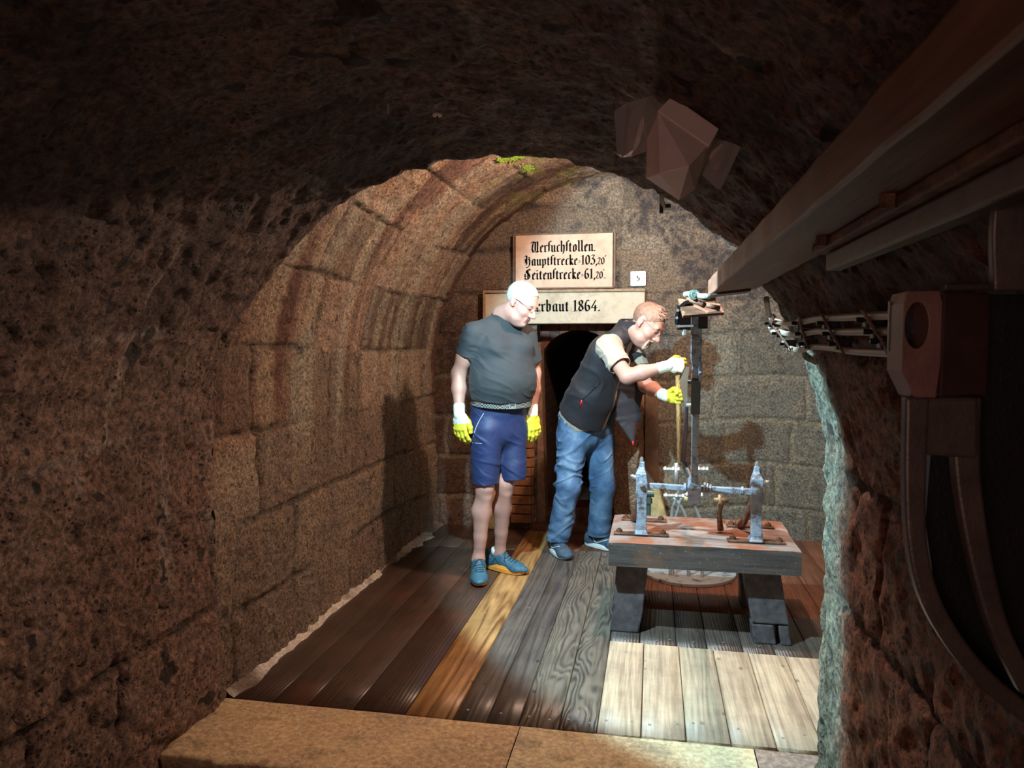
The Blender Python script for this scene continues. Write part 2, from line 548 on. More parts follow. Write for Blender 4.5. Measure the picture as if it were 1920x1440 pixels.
# ---- chamber vault
def far_vault():
    X, Z, NX, NZ, S = profile(XC2, ZC2, R2, -0.05, 0.016)
    Yv = np.arange(Y1 - 0.02, Y2 + 0.06, 0.016)
    nu, nv = len(X), len(Yv)
    U = np.repeat(S, nv); V = np.tile(Yv, nu)
    nrm = np.stack([np.repeat(NX, nv), np.zeros(nu * nv), np.repeat(NZ, nv)], -1)
    P = np.stack([np.repeat(X, nv), V, np.repeat(Z, nv)], -1)
    j, h1, h2 = blocks(U, V, 0.36, 0.50, 23, 0.011)
    lowf = sstep(0.75, 1.15, P[:, 2])
    disp = -0.014 * j * (0.3 + 0.9 * sstep(-0.3, 0.3, vnoise(P, 3.1, 78))) + 0.012 * (h1 - 0.5) * (0.4 + 0.6 * lowf) + 0.014 * fbm(P, 3.2, 4, 13) + 0.014 * fbm(P, 24, 3, 19)
    # reveal scored along the curve (tool strokes and drip runs)
    disp += 0.004 * vnoise(np.stack([P[:, 1] * 30, U * 1.5, U * 0], -1), 1, 14)
    P = P + nrm * disp[:, None]
    t = 0.55 * h1 + 0.45 * (fbm(P, 1.6, 3, 43) * 0.5 + 0.5)
    c = lerp3((0.24, 0.155, 0.115), (0.50, 0.38, 0.27), t)
    c = c * (1 + (0.7 * (h2 - 0.5)) * (0.35 + 0.65 * lowf) - 0.08)[:, None]
    st = fbm(np.stack([P[:, 1] * 8, U * 0.6, P[:, 0] * 0], -1), 1.0, 3, 53)
    ln = sstep(0.10, 0.45, st) * (0.15 + 0.85 * lowf)
    c = c * (1 - 0.5 * ln[:, None]) + np.array([0.52, 0.49, 0.37]) * 0.5 * ln[:, None]
    so = sstep(0.08, 0.36, -st) * (0.2 + 0.8 * lowf)
    c = c * (1 - 0.60 * so[:, None] * np.array([0.8, 1.0, 1.0]))
    red = sstep(0.25, 0.5, vnoise(P, 1.7, 63))
    c = c * (1 - red[:, None] * np.array([0.0, 0.16, 0.26]))
    jj = j * 0.6 * sstep(-0.3, 0.3, vnoise(P, 3.1, 78))
    c = c * (1 - jj[:, None]) + np.array([0.06, 0.045, 0.035]) * jj[:, None]
    gr = sstep(0.25, 0.55, vnoise(P, 5.0, 64)) * sstep(2.3, 2.55, P[:, 2]) * sstep(0.6, 0.3, abs(P[:, 0] + 0.7))
    c = c * (1 - 0.5 * gr[:, None]) + np.array([0.30, 0.36, 0.08]) * 0.5 * gr[:, None]
    F = grid_faces(nu, nv)
    iu = F[:, 0] // nv
    Lft = S < (ZC2 + 0.05) + 0.45 * R2
    Rgt = S > S[-1] - (ZC2 + 0.05) - 0.45 * R2
    for nm, keep in (('wall_left', Lft[iu]), ('wall_right', Rgt[iu]), ('ceiling', ~(Lft[iu] | Rgt[iu]))):
        Fk = F[keep]
        used, inv = np.unique(Fk, return_inverse=True)
        o = mesh_np(nm, P[used], inv.reshape(-1, 4)[:, ::-1], M_stone_far, color=np.clip(c[used], 0, 1))
        tag(o, kind='structure')
far_vault()

# ---- end wall with the doorway
DX0, DX1, DZ = -0.87, -0.27, 1.55
def end_wall():
    xs = np.arange(-1.74, 1.40, 0.0125)
    zs = np.arange(-0.06, 2.80, 0.0125)
    nu, nv = len(zs), len(xs)
    V = np.tile(xs, nu); U = np.repeat(zs, nv)
    P = np.stack([V, np.full(nu * nv, Y2), U], -1)
    j, h1, h2 = blocks(U + 0.11, V, 0.315, 0.52, 37, 0.016)
    disp = 0.016 * j - 0.010 * (h1 - 0.5) - 0.012 * fbm(P, 3.5, 4, 15) - 0.006 * fbm(P, 20, 3, 29)
    P[:, 1] += disp
    t = 0.6 * h1 + 0.4 * (fbm(P, 1.8, 3, 45) * 0.5 + 0.5)
    c = lerp3((0.22, 0.155, 0.11), (0.46, 0.375, 0.285), t)
    c = c * (0.85 + 0.3 * h2)[:, None]
    # sooty lichen along joints and in patches
    n1 = fbm(P, 2.6, 4, 46)
    dk = np.clip(sstep(0.04, 0.22, n1 + 0.10 * vnoise(P, 14, 49)) + 1.3 * j * sstep(-0.35, 0.05, vnoise(P, 2.1, 47)), 0, 1) * (0.45 + 0.55 * sstep(-0.4, 0.3, vnoise(P, 34, 48)))
    up = sstep(0.9, 1.5, P[:, 2])
    c = c * (1 - dk[:, None] * 0.8 * (0.5 + 0.5 * up[:, None])) + np.array([0.05, 0.045, 0.055]) * dk[:, None] * 0.8 * (0.5 + 0.5 * up[:, None])
    # greyer stone on the right and low down, brown on the left jamb side
    rg = sstep(-0.15, 0.35, P[:, 0]) * sstep(1.75, 1.35, P[:, 2])
    g = np.array([0.235, 0.235, 0.195]) * (0.82 + 0.36 * h1)[:, None]
    c = c * (1 - 0.75 * rg[:, None]) + g * 0.75 * rg[:, None]
    lf = sstep(-0.75, -1.15, P[:, 0]) * sstep(2.3, 1.5, P[:, 2])
    c = c * (1 - 0.55 * lf[:, None] * np.array([0.7, 0.95, 1.0]))
    pm = (1 - sstep(0.0, 1.0, up)) * j * 0.5
    c = c * (1 - pm[:, None]) + np.array([0.42, 0.36, 0.24]) * pm[:, None]
    F = grid_faces(nu, nv)
    cx = P[F].mean(1)
    keep = ~((cx[:, 0] > DX0) & (cx[:, 0] < DX1 + 0.01) & (cx[:, 2] < DZ) & (cx[:, 2] > -0.2))
    # crop to the vault outline (with a little to spare inside the vault masonry)
    r = np.hypot(cx[:, 0] - XC2, np.maximum(cx[:, 2] - ZC2, 0))
    keep &= r < R2 + 0.04
    used, inv = np.unique(F[keep], return_inverse=True)
    o = mesh_np('wall_back', P[used], inv.reshape(-1, 4), M_stone_end, color=np.clip(c[used], 0, 1))
    tag(o, kind='structure')
end_wall()

# ---- dark passage behind the doorway: brick jambs and a brick barrel
def mat_brick(name, c1, c2, mortar, rough=0.7, scale=1.0, rot=(0, 0, 0)):
    m = D.materials.new(name)
    nt, bs = nodes(m)
    uv = N(nt, 'ShaderNodeUVMap')
    b = N(nt, 'ShaderNodeTexBrick')
    b.inputs['Color1'].default_value = (*c1, 1)
    b.inputs['Color2'].default_value = (*c2, 1)
    b.inputs['Mortar'].default_value = (*mortar, 1)
    b.inputs['Scale'].default_value = scale
    b.inputs['Brick Width'].default_value = 0.25
    b.inputs['Row Height'].default_value = 0.072
    b.inputs['Mortar Size'].default_value = 0.006
    b.inputs['Mortar Smooth'].default_value = 0.3
    nt.links.new(uv.outputs[0], b.inputs['Vector'])
    n = noise(nt, coords(nt), 18, 5)
    c = mixc(nt, 0.7, b.outputs['Color'], ramp(nt, n, [(0.3, (0.3, 0.3, 0.3)), (0.7, (0.7, 0.68, 0.64))]), 'OVERLAY')
    nt.links.new(c, bs.inputs['Base Color'])
    bs.inputs['Roughness'].default_value = rough
    inv = N(nt, 'ShaderNodeMath', operation='SUBTRACT'); inv.inputs[0].default_value = 1.0
    nt.links.new(b.outputs['Fac'], inv.inputs[1])
    b1 = bump(nt, inv.outputs[0], bs, 1.0, 0.012)
    bump(nt, n, bs, 0.6, 0.01, b1)
    return m
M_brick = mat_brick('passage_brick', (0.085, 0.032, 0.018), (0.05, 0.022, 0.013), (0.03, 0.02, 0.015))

def strip(name, pts, y0, y1, mat, parent=None):
    """extrude a polyline in x,z along y with uv in metres"""
    bm = bmesh.new()
    uvl = bm.loops.layers.uv.new('uv')
    s = [0]
    for a, b in zip(pts, pts[1:]): s.append(s[-1] + math.hypot(b[0] - a[0], b[1] - a[1]))
    va = [bm.verts.new((p[0], y0, p[1])) for p in pts]
    vb = [bm.verts.new((p[0], y1, p[1])) for p in pts]
    for i in range(len(pts) - 1):
        f = bm.faces.new([va[i], va[i + 1], vb[i + 1], vb[i]])
        for l, uvv in zip(f.loops, [(y0, s[i]), (y0, s[i + 1]), (y1, s[i + 1]), (y1, s[i])]):
            l[uvl].uv = uvv
    me = D.meshes.new(name); bm.to_mesh(me); bm.free()
    return link(name, me, mat, parent)
arc = [(-0.57 + 0.30 * math.cos(a), 1.24 + 0.275 * math.sin(a)) for a in [PI * (1 - k / 14) for k in range(15)]]
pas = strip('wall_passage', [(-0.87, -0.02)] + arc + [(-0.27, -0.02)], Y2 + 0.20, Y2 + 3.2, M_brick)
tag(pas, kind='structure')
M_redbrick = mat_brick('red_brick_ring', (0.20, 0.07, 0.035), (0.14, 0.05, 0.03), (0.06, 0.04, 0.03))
# front ring of bricks closing the gap between passage arch and lintel
bm = bmesh.new()
uvl = bm.loops.layers.uv.new('uv')
top = [(x, DZ + 0.02) for x, z in arc]
for i in range(len(arc) - 1):
    q = [(arc[i][0], arc[i][1]), (arc[i + 1][0], arc[i + 1][1]), top[i + 1], top[i]]
    f = bm.faces.new([bm.verts.new((a, Y2 + 0.20, b)) for a, b in q])
    for l, (a, b) in zip(f.loops, q): l[uvl].uv = (b, a)
me = D.meshes.new('wall_passage_arch'); bm.to_mesh(me); bm.free()
tag(link('wall_passage_arch', me, M_redbrick), kind='structure')
# end of the passage, far back in the dark
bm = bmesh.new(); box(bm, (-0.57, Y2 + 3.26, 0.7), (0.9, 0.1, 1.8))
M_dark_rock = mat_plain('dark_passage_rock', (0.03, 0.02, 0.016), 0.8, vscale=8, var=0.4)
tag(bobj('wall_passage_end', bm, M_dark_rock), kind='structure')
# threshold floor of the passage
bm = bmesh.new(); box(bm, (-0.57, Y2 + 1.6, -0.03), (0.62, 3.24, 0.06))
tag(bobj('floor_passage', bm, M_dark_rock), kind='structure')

# ---- door surround: lintel slab, jamb facings
M_lime = D.materials.new('pale_veined_limestone')
nt, bs = nodes(M_lime)
v = coords(nt)
n1 = noise(nt, v, 9, 6, 0.6)
vo = N(nt, 'ShaderNodeTexVoronoi', feature='DISTANCE_TO_EDGE'); vo.inputs['Scale'].default_value = 13
dv = N(nt, 'ShaderNodeVectorMath', operation='ADD')
nz = N(nt, 'ShaderNodeTexNoise'); nz.inputs['Scale'].default_value = 14
sc_ = N(nt, 'ShaderNodeVectorMath', operation='SCALE'); sc_.inputs['Scale'].default_value = 0.12
nt.links.new(v, nz.inputs['Vector']); nt.links.new(nz.outputs['Color'], sc_.inputs[0])
nt.links.new(v, dv.inputs[0]); nt.links.new(sc_.outputs[0], dv.inputs[1]); nt.links.new(dv.outputs[0], vo.inputs['Vector'])
c = ramp(nt, n1, [(0.3, (0.36, 0.28, 0.18)), (0.55, (0.50, 0.42, 0.31)), (0.75, (0.46, 0.34, 0.22))])
vein = ramp(nt, vo.outputs['Distance'], [(0.0, (1, 1, 1)), (0.022, (0, 0, 0))])
vm = N(nt, 'ShaderNodeMath', operation='MULTIPLY'); nt.links.new(vein, vm.inputs[0])
nt.links.new(ramp(nt, noise(nt, v, 5, 2), [(0.45, (0, 0, 0)), (0.6, (0.6, 0.6, 0.6))]), vm.inputs[1])
c = mixc(nt, vm.outputs[0], c, (0.22, 0.13, 0.09))
nt.links.new(c, bs.inputs['Base Color']); bs.inputs['Roughness'].default_value = 0.6
bump(nt, n1, bs, 0.3, 0.004)

M_plate = mat_plain('pinkish_plaque_stone', (0.56, 0.38, 0.27), 0.65, var=0.16, vscale=14, bmp=0.3, bscale=150)
M_ink = mat_plain('black_lettering_paint', (0.006, 0.005, 0.005), 0.95, vscale=60, spec=0.05)
M_yellow_stone = mat_plain('yellow_ochre_stone', (0.46, 0.36, 0.17), 0.75, var=0.35, vscale=25, bmp=0.8, bscale=60)
# ------------------------------------------------------------------ broad nib lettering
G = {
 'i': ([[(.10,.94),(.2,.88),(.2,.12),(.34,.02)], [(.16,1.36),(.24,1.26)]], .42),
 'n': ([[(.08,.94),(.2,.86),(.2,.12),(.30,.03)], [(.22,.80),(.42,1.0),(.54,.86),(.54,.12),(.66,.02)]], .74),
 'u': ([[(.08,.94),(.2,.88),(.2,.14),(.34,.02),(.52,.16)], [(.46,.96),(.54,.88),(.54,.12),(.66,.02)]], .74),
 'e': ([[(.2,.84),(.2,.14),(.34,.0),(.54,.16)], [(.2,.84),(.38,1.0),(.50,.80),(.24,.50)]], .60),
 'r': ([[(.08,.94),(.2,.86),(.2,.12),(.32,.02)], [(.22,.80),(.38,1.0),(.50,.88)]], .54),
 'S_': ([[(.12,.06),(.2,.12),(.2,1.36),(.34,1.56),(.50,1.46)], [(.06,.94),(.30,.94)]], .42),
 'c': ([[(.50,.88),(.36,1.0),(.2,.84),(.2,.14),(.34,.02),(.52,.16)]], .56),
 'h': ([[(.12,1.56),(.2,1.46),(.2,.12),(.30,.02)], [(.22,.80),(.42,1.0),(.54,.84),(.54,.10),(.40,-.26)]], .72),
 't': ([[(.24,1.24),(.22,1.10),(.22,.14),(.34,.02),(.46,.12)], [(.06,.94),(.42,.94)]], .50),
 'o': ([[(.36,1.0),(.2,.84),(.2,.14),(.36,.0),(.54,.16),(.54,.84),(.36,1.0)]], .72),
 'l': ([[(.10,1.56),(.2,1.46),(.2,.12),(.34,.02)]], .42),
 'a': ([[(.36,1.0),(.2,.84),(.2,.14),(.34,.02),(.52,.18)], [(.30,.98),(.54,.94),(.54,.12),(.66,.02)]], .74),
 'p': ([[(.08,.94),(.2,.86),(.2,-.40)], [(.22,.80),(.42,1.0),(.54,.84),(.54,.16),(.38,.0),(.2,.12)]], .72),
 'k': ([[(.12,1.56),(.2,1.46),(.2,.12),(.30,.02)], [(.2,.70),(.40,.98),(.50,.82),(.26,.56),(.46,.16),(.60,.02)]], .64),
 'b': ([[(.12,1.56),(.2,1.46),(.2,.14),(.36,.0),(.54,.16),(.54,.84),(.40,1.0),(.22,.80)]], .72),
 'V': ([[(-.02,1.30),(.12,1.52),(.34,1.44),(.22,1.1),(.14,.44),(.30,.04),(.62,.10),(.92,.02)], [(.40,1.50),(.58,1.36),(.56,.20)], [(.80,1.54),(.90,1.36),(.88,.16),(1.02,.04)]], 1.12),
 'H': ([[(0,1.40),(.18,1.56),(.40,1.44)], [(.34,1.50),(.34,.20),(.10,.0)], [(.12,1.0),(.24,.7),(.12,.4)], [(.36,.86),(.62,1.04),(.78,.84),(.76,.14),(.54,-.26),(.26,-.24)], [(.36,1.14),(.62,1.30),(.78,1.16)]], .96),
 'S': ([[(.78,1.38),(.56,1.56),(.26,1.40),(.22,1.10),(.60,.80),(.70,.40),(.50,.06),(.14,.06),(.0,.24)], [(.44,1.50),(.44,.10)], [(.10,.90),(.02,.60),(.10,.36)]], .92),
 '.': ([[(.10,.12),(.18,.04)]], .30),
 ',': ([[(.12,.12),(.16,.0),(.06,-.24)]], .26),
 "'": ([[(.16,1.90),(.06,1.60)]], .10),
 '=': ([[(.06,.62),(.36,.66)], [(.06,.40),(.36,.44)]], .46),
 ' ': ([], .42),
 '1': ([[(.04,1.24),(.26,1.46),(.26,.10)], [(.06,.02),(.46,.08)]], .54),
 '0': ([[(.36,1.46),(.16,1.2),(.12,.74),(.16,.26),(.36,.02),(.56,.26),(.60,.74),(.56,1.2),(.36,1.46)]], .74),
 '3': ([[(.10,1.34),(.20,1.46),(.56,1.40),(.28,.92),(.52,.78),(.60,.42),(.44,.06),(.16,.04),(.06,.22)]], .70),
 '6': ([[(.54,1.36),(.34,1.46),(.16,1.1),(.12,.50),(.22,.10),(.42,.02),(.58,.26),(.56,.62),(.38,.82),(.16,.62)]], .72),
 '8': ([[(.36,1.46),(.16,1.26),(.20,.96),(.52,.62),(.60,.30),(.38,.02),(.14,.26),(.20,.60),(.52,.98),(.54,1.28),(.36,1.46)]], .74),
 '4': ([[(.56,1.46),(.10,.46),(.72,.46)], [(.52,.80),(.50,.02)]], .80),
 '2': ([[(.12,1.16),(.26,1.44),(.50,1.34),(.50,1.0),(.10,.08),(.30,.14),(.58,.04)]], .68),
 '5': ([[(.56,1.42),(.20,1.42),(.16,.86),(.42,.90),(.58,.66),(.54,.22),(.30,.02),(.10,.14)]], .70),
}
def write(bm, toks, x0, z0, width, h, y, nib=(0.085, 0.062), thick=0.0015):
    """toks on the plane y facing -y, baseline z0, from x0 over width, h = height of a small letter"""
    tot = sum(G[t][1] * s for t, s in toks)
    k = width / tot
    cx = x0
    for t, s in toks:
        strokes, adv = G[t]
        base = 0.0
        for st in strokes:
            for (ax, ay), (bx, by) in zip(st, st[1:]):
                a = Vector((cx + ax * k * s, y, z0 + ay * h * s)); b = Vector((cx + bx * k * s, y, z0 + by * h * s))
                n = Vector((nib[0] * k * s, 0, nib[1] * h * s))
                q = [a - n, a + n, b + n, b - n]
                cr = (q[1].x - q[0].x) * (q[3].z - q[0].z) - (q[1].z - q[0].z) * (q[3].x - q[0].x)
                if abs(cr) < 1e-9: continue
                if cr < 0: q = q[::-1]
                f = [bm.verts.new(p + Vector((0, -thick, 0))) for p in q]
                g = [bm.verts.new(p + Vector((0, 0.0005, 0))) for p in q]
                bm.faces.new(f)
                for i in range(4):
                    bm.faces.new([f[i], g[i], g[(i + 1) % 4], f[(i + 1) % 4]])
        cx += adv * k * s
def toks(s):
    r = []; i = 0; sc = 1.0
    for ch in s:
        if ch == '<': sc = 0.72; continue
        if ch == '>': sc = 1.0; continue
        r.append(('S_' if ch == '~' else ch, sc))
    return r
# ------------------------------------------------------------------ door surround
bm = bmesh.new()
box(bm, (-0.665, Y2 + 0.03, 1.675), (1.20, 0.16, 0.235))
lint = bobj('lintel_slab', bm, M_lime, bevel=0.006)
tag(lint, 'long pale veined limestone lintel over the doorway painted erbaut 1864', 'lintel')
bm = bmesh.new()
box(bm, (-0.665, Y2 - 0.058, 1.800), (1.20, 0.025, 0.018))
box(bm, (-1.258, Y2 - 0.058, 1.675), (0.016, 0.025, 0.232))
tag(bobj('moulding', bm, mat_plain('brown_lintel_edge', (0.30, 0.19, 0.11), 0.7, var=0.3, vscale=30), lint), 'brown raised edge')
bm = bmesh.new()
p0 = at(1004, 585, Y2 - 0.05); p1 = at(1126, 585, Y2 - 0.05)
write(bm, toks('erbaut 1864.'), p0.x, p0.z + 0.003, p1.x - p0.x, 0.056, Y2 - 0.052, (0.10, 0.055))
bobj('lettering', bm, M_ink, lint)

pl = [at(965, 441, Y2 - 0.02), at(1152, 434, Y2 - 0.02), at(1152, 537, Y2 - 0.02), at(965, 540, Y2 - 0.02)]
bm = bmesh.new()
z0, z1 = 1.822, 2.222
hexa(bm, [Vector((pl[0].x, Y2 - 0.035, z0)), Vector((pl[1].x, Y2 - 0.035, z0)), Vector((pl[1].x, Y2 - 0.005, z0)), Vector((pl[0].x, Y2 - 0.005, z0)),
          Vector((pl[0].x, Y2 - 0.035, z1 - 0.005)), Vector((pl[1].x, Y2 - 0.035, z1)), Vector((pl[1].x, Y2 - 0.005, z1)), Vector((pl[0].x, Y2 - 0.005, z1 - 0.005))])
plaque = bobj('inscribed_plaque', bm, M_plate, bevel=0.004)
tag(plaque, 'pinkish stone plaque with three lines of black blackletter above the doorway lintel', 'plaque')
bm = bmesh.new()
w = pl[1].x - pl[0].x
for a, b in (((pl[0].x, z0), (pl[1].x, z0)), ((pl[1].x, z0), (pl[1].x, z1)), ((pl[1].x, z1), (pl[0].x, z1)), ((pl[0].x, z1), (pl[0].x, z0))):
    bar(bm, (a[0], Y2 - 0.030, a[1]), (b[0], Y2 - 0.030, b[1]), 0.020, 0.010, up=Vector((0, 1, 0)) if a[0] == b[0] else Vector((0, 0, 1)))
tag(bobj('joint_rim', bm, mat_plain('dark_joint_rim', (0.16, 0.10, 0.07), 0.8, var=0.3, vscale=40), plaque), 'dark weathered joint around the plaque')
for nm, txt, xa, xb, yb, hh in (('lettering', 'Ver~uch~tollen.', 996, 1117, 474, 0.052),
                                ('lettering', "Haupt~trecke=103,<20'>", 983, 1135, 499, 0.048),
                                ('lettering', "Seiten~trecke=61,<20'>.", 984, 1136, 525, 0.050)):
    a = at(xa, yb, Y2 - 0.035); b = at(xb, yb, Y2 - 0.035)
    bm = bmesh.new()
    write(bm, toks(txt), a.x, a.z + 0.002, b.x - a.x, hh, Y2 - 0.036, (0.105, 0.06))
    bobj(nm, bm, M_ink, plaque)

a = at(1183, 510, Y2 - 0.02); b = at(1210, 535, Y2 - 0.02)
bm = bmesh.new()
cx, cz = (a.x + b.x) / 2, (a.z + b.z) / 2
# rounded square plate
ring = []
for sx, sz, a0 in ((1, 1, 0), (-1, 1, PI / 2), (-1, -1, PI), (1, -1, 3 * PI / 2)):
    for k in range(5):
        t = a0 + k * PI / 8
        ring.append((cx + sx * 0.045 + 0.010 * math.cos(t), cz + sz * 0.043 + 0.010 * math.sin(t)))
fa = [bm.verts.new((x, Y2 - 0.026, z)) for x, z in ring]
fb = [bm.verts.new((x, Y2 - 0.019, z)) for x, z in ring]
bm.faces.new(fa); bm.faces.new(fb[::-1])
for i in range(len(ring)):
    bm.faces.new([fa[i], fb[i], fb[(i + 1) % len(ring)], fa[(i + 1) % len(ring)]])
np_ = bobj('number_plate', bm, mat_plain('white_enamel', (0.86, 0.86, 0.84), 0.35, var=0.02))
tag(np_, 'small square white plate with the number 5 on the end wall', 'number plate')
bm = bmesh.new()
write(bm, toks('5'), cx - 0.012, cz - 0.019, 0.024, 0.028, Y2 - 0.027, (0.12, 0.05))
bobj('numeral', bm, M_ink, np_)
for s in (-1, 1):
    bm = bmesh.new()
    nut(bm, (cx + s * 0.044, Y2 - 0.025, cz + 0.001), (0, -1, 0), 0.0035, 0.003, 8)
    bobj('screw', bm, M_ink, np_)

# brick quoins left of the doorway with pale-framed reveal
def quoin():
    t = empty('brick_pier', (-0.93, Y2 - 0.02, 0), 'reddish brown brick pier at the left side of the doorway behind the legs', 'brick pier')
    random.seed(4)
    rows = 10
    bm = bmesh.new()
    z = 0.04
    for r in range(rows):
        h = 0.072
        off = 0.01 * random.uniform(-1, 1)
        # rounded brick corner: two facets
        x0, x1 = -1.06, -0.885 + off * 0.5
        pts = [(x0, Y2 + 0.10), (x0, Y2 - 0.045), (x1 - 0.035, Y2 - 0.050), (x1, Y2 - 0.015), (x1, Y2 + 0.10)]
        lo = [bm.verts.new((x, y, z + 0.004)) for x, y in pts]
        hi = [bm.verts.new((x, y, z + h - 0.004)) for x, y in pts]
        bm.faces.new(lo[::-1]); bm.faces.new(hi)
        for i in range(5): bm.faces.new([lo[i], lo[(i + 1) % 5], hi[(i + 1) % 5], hi[i]])
        z += h
    bobj('brickwork', bm, mat_plain('orange_brick', (0.36, 0.15, 0.065), 0.55, var=0.4, vscale=14, bmp=0.7, bscale=60), t, bevel=0.006)
    bm = bmesh.new()
    box(bm, (-0.97, Y2 + 0.02, 0.40), (0.15, 0.10, 0.72))
    bobj('mortar_core', bm, mat_plain('brown_mortar', (0.14, 0.08, 0.045), 0.8), t)
quoin()
# left reveal: worn plank lining slanting into the passage
bm = bmesh.new()
hexa(bm, [Vector(p) for p in [(-0.862, Y2 + 0.015, 0.05), (-0.80, Y2 + 0.03, 0.05), (-0.80, Y2 + 0.19, 0.05), (-0.862, Y2 + 0.19, 0.05),
     (-0.862, Y2 + 0.015, 1.42), (-0.842, Y2 + 0.03, 1.42), (-0.842, Y2 + 0.19, 1.42), (-0.862, Y2 + 0.19, 1.42)]])
M_woodstone = mat_plain('worn_brown_timber', (0.24, 0.135, 0.075), 0.6, var=0.45, vscale=30, bmp=0.7, bscale=90)
tag(bobj('lining_board', bm, M_woodstone), 'worn brown timber lining inside the left edge of the doorway', 'lining board')
# right jamb: gnarled reddish post and a dark board beside it
bm = bmesh.new()
rows = []
for k in range(15):
    z = k / 14 * 1.20
    j = 0.010 * math.sin(k * 1.9) + 0.006 * math.sin(k * 4.1)
    rows.append([Vector((-0.275 + j * 0.5, Y2 - 0.09, z)), Vector((-0.10 + j, Y2 - 0.10, z)), Vector((-0.055 + j - 0.02 * z, Y2 - 0.05, z)), Vector((-0.06, Y2 - 0.025, z)), Vector((-0.275, Y2 - 0.025, z))])
vr = [[bm.verts.new(p) for p in r] for r in rows]
for a, b in zip(vr, vr[1:]):
    for i in range(5): bm.faces.new([a[i], a[(i + 1) % 5], b[(i + 1) % 5], b[i]])
bm.faces.new(vr[0][::-1]); bm.faces.new(vr[-1])
M_bark = D.materials.new('gnarled_red_timber')
nt, bs = nodes(M_bark)
v = coords(nt)
vo = N(nt, 'ShaderNodeTexVoronoi', feature='DISTANCE_TO_EDGE'); vo.inputs['Scale'].default_value = 22
nzz = N(nt, 'ShaderNodeTexNoise'); nzz.inputs['Scale'].default_value = 12
s_ = N(nt, 'ShaderNodeVectorMath', operation='SCALE'); s_.inputs['Scale'].default_value = 0.15
ad = N(nt, 'ShaderNodeVectorMath', operation='ADD')
nt.links.new(v, nzz.inputs['Vector']); nt.links.new(nzz.outputs['Color'], s_.inputs[0]); nt.links.new(v, ad.inputs[0]); nt.links.new(s_.outputs[0], ad.inputs[1]); nt.links.new(ad.outputs[0], vo.inputs['Vector'])
nt.links.new(mixc(nt, ramp(nt, vo.outputs['Distance'], [(0.0, (1, 1, 1)), (0.06, (0, 0, 0))]), ramp(nt, noise(nt, v, 7), [(0.35, (0.24, 0.11, 0.06)), (0.65, (0.38, 0.21, 0.12))]), (0.06, 0.03, 0.02)), bs.inputs['Base Color'])
bs.inputs['Roughness'].default_value = 0.5
bump(nt, vo.outputs['Distance'], bs, 0.8, 0.02)
tag(bobj('door_post', bm, M_bark, bevel=0.006), 'gnarled reddish brown timber post at the right side of the doorway', 'door post')
bm = bmesh.new()
hexa(bm, [Vector(p) for p in [(-0.055, Y2 - 0.06, 0), (0.055, Y2 - 0.05, 0), (0.055, Y2 - 0.025, 0), (-0.055, Y2 - 0.025, 0),
     (-0.055, Y2 - 0.06, 1.12), (0.035, Y2 - 0.05, 1.12), (0.035, Y2 - 0.025, 1.12), (-0.055, Y2 - 0.025, 1.12)]])
tag(bobj('upright_board', bm, mat_plain('dark_brown_board', (0.15, 0.085, 0.05), 0.6, var=0.35, vscale=18), bevel=0.003), 'dark brown board standing between the gnarled post and the end wall', 'board')
bm = bmesh.new()
g = [at(1205, 980, Y2 - 0.12), at(1262, 980, Y2 - 0.12), at(1236, 868, Y2 - 0.12)]
hexa(bm, [Vector((-0.07, Y2 - 0.21, 0)), Vector((0.15, Y2 - 0.21, 0)), Vector((0.15, Y2 - 0.115, 0)), Vector((-0.07, Y2 - 0.115, 0)),
          Vector((-0.02, Y2 - 0.19, 0.34)), Vector((0.04, Y2 - 0.19, 0.42)), Vector((0.05, Y2 - 0.115, 0.42)), Vector((-0.02, Y2 - 0.115, 0.34))])
tag(bobj('wedge_stone', bm, M_yellow_stone, bevel=0.012), 'pale yellow wedge-shaped stone at the foot of the doorway post', 'stone')
bm = bmesh.new()
box(bm, (-1.15, Y2 - 0.05, 0.14), (0.16, 0.14, 0.28))
tag(bobj('foot_stone', bm, M_yellow_stone, bevel=0.02), 'ochre stone block at the wall foot left of the brick pier', 'stone')
# sill
M_sill = mat_wood('reddish_sill_wood', (0.13, 0.05, 0.025), (0.24, 0.10, 0.05), 20, 1.0, 0.35, xs=6)
bm = bmesh.new()
box(bm, (-0.55, Y2 + 0.02, 0.025), (0.66, 0.22, 0.05))
box(bm, (-0.55, Y2 + 0.30, 0.07), (0.58, 0.30, 0.14))
tag(bobj('door_sill', bm, M_sill, bevel=0.006), 'dark reddish wooden sill stepped across the doorway', 'door sill')

# ------------------------------------------------------------------ floor of boards
YF = 2.655
M_fl = [mat_wood('dark_brown_floorboard', (0.060, 0.036, 0.026), (0.088, 0.052, 0.038), 9, 0.06, 0.36, 0.2, 0.4, (0.15, 0.055, 0.03), 0.5),
        mat_wood('golden_floorboard', (0.19, 0.085, 0.03), (0.46, 0.26, 0.10), 16, 0.07, 0.42, 0.3, 0.35, lin=22),
        mat_wood('grey_brown_floorboard', (0.070, 0.056, 0.050), (0.130, 0.108, 0.090), 12, 0.06, 0.40, 0.3, 0.45, lin=30),
        mat_wood('grey_figured_floorboard', (0.060, 0.052, 0.046), (0.185, 0.155, 0.120), 13, 0.22, 0.42, 0.9, 0.3, xs=7, lin=40),
        mat_wood('pale_scrubbed_floorboard', (0.40, 0.29, 0.20), (0.56, 0.43, 0.30), 12, 0.06, 0.5, 0.25, 0.35, lin=24),
        mat_wood('blackened_floorboard', (0.060, 0.045, 0.040), (0.100, 0.070, 0.055), 9, 0.10, 0.40, 0.3, 0.5),
        mat_wood('reddish_floorboard', (0.15, 0.055, 0.03), (0.22, 0.09, 0.05), 9, 0.10, 0.38, 0.3, 0.5)]
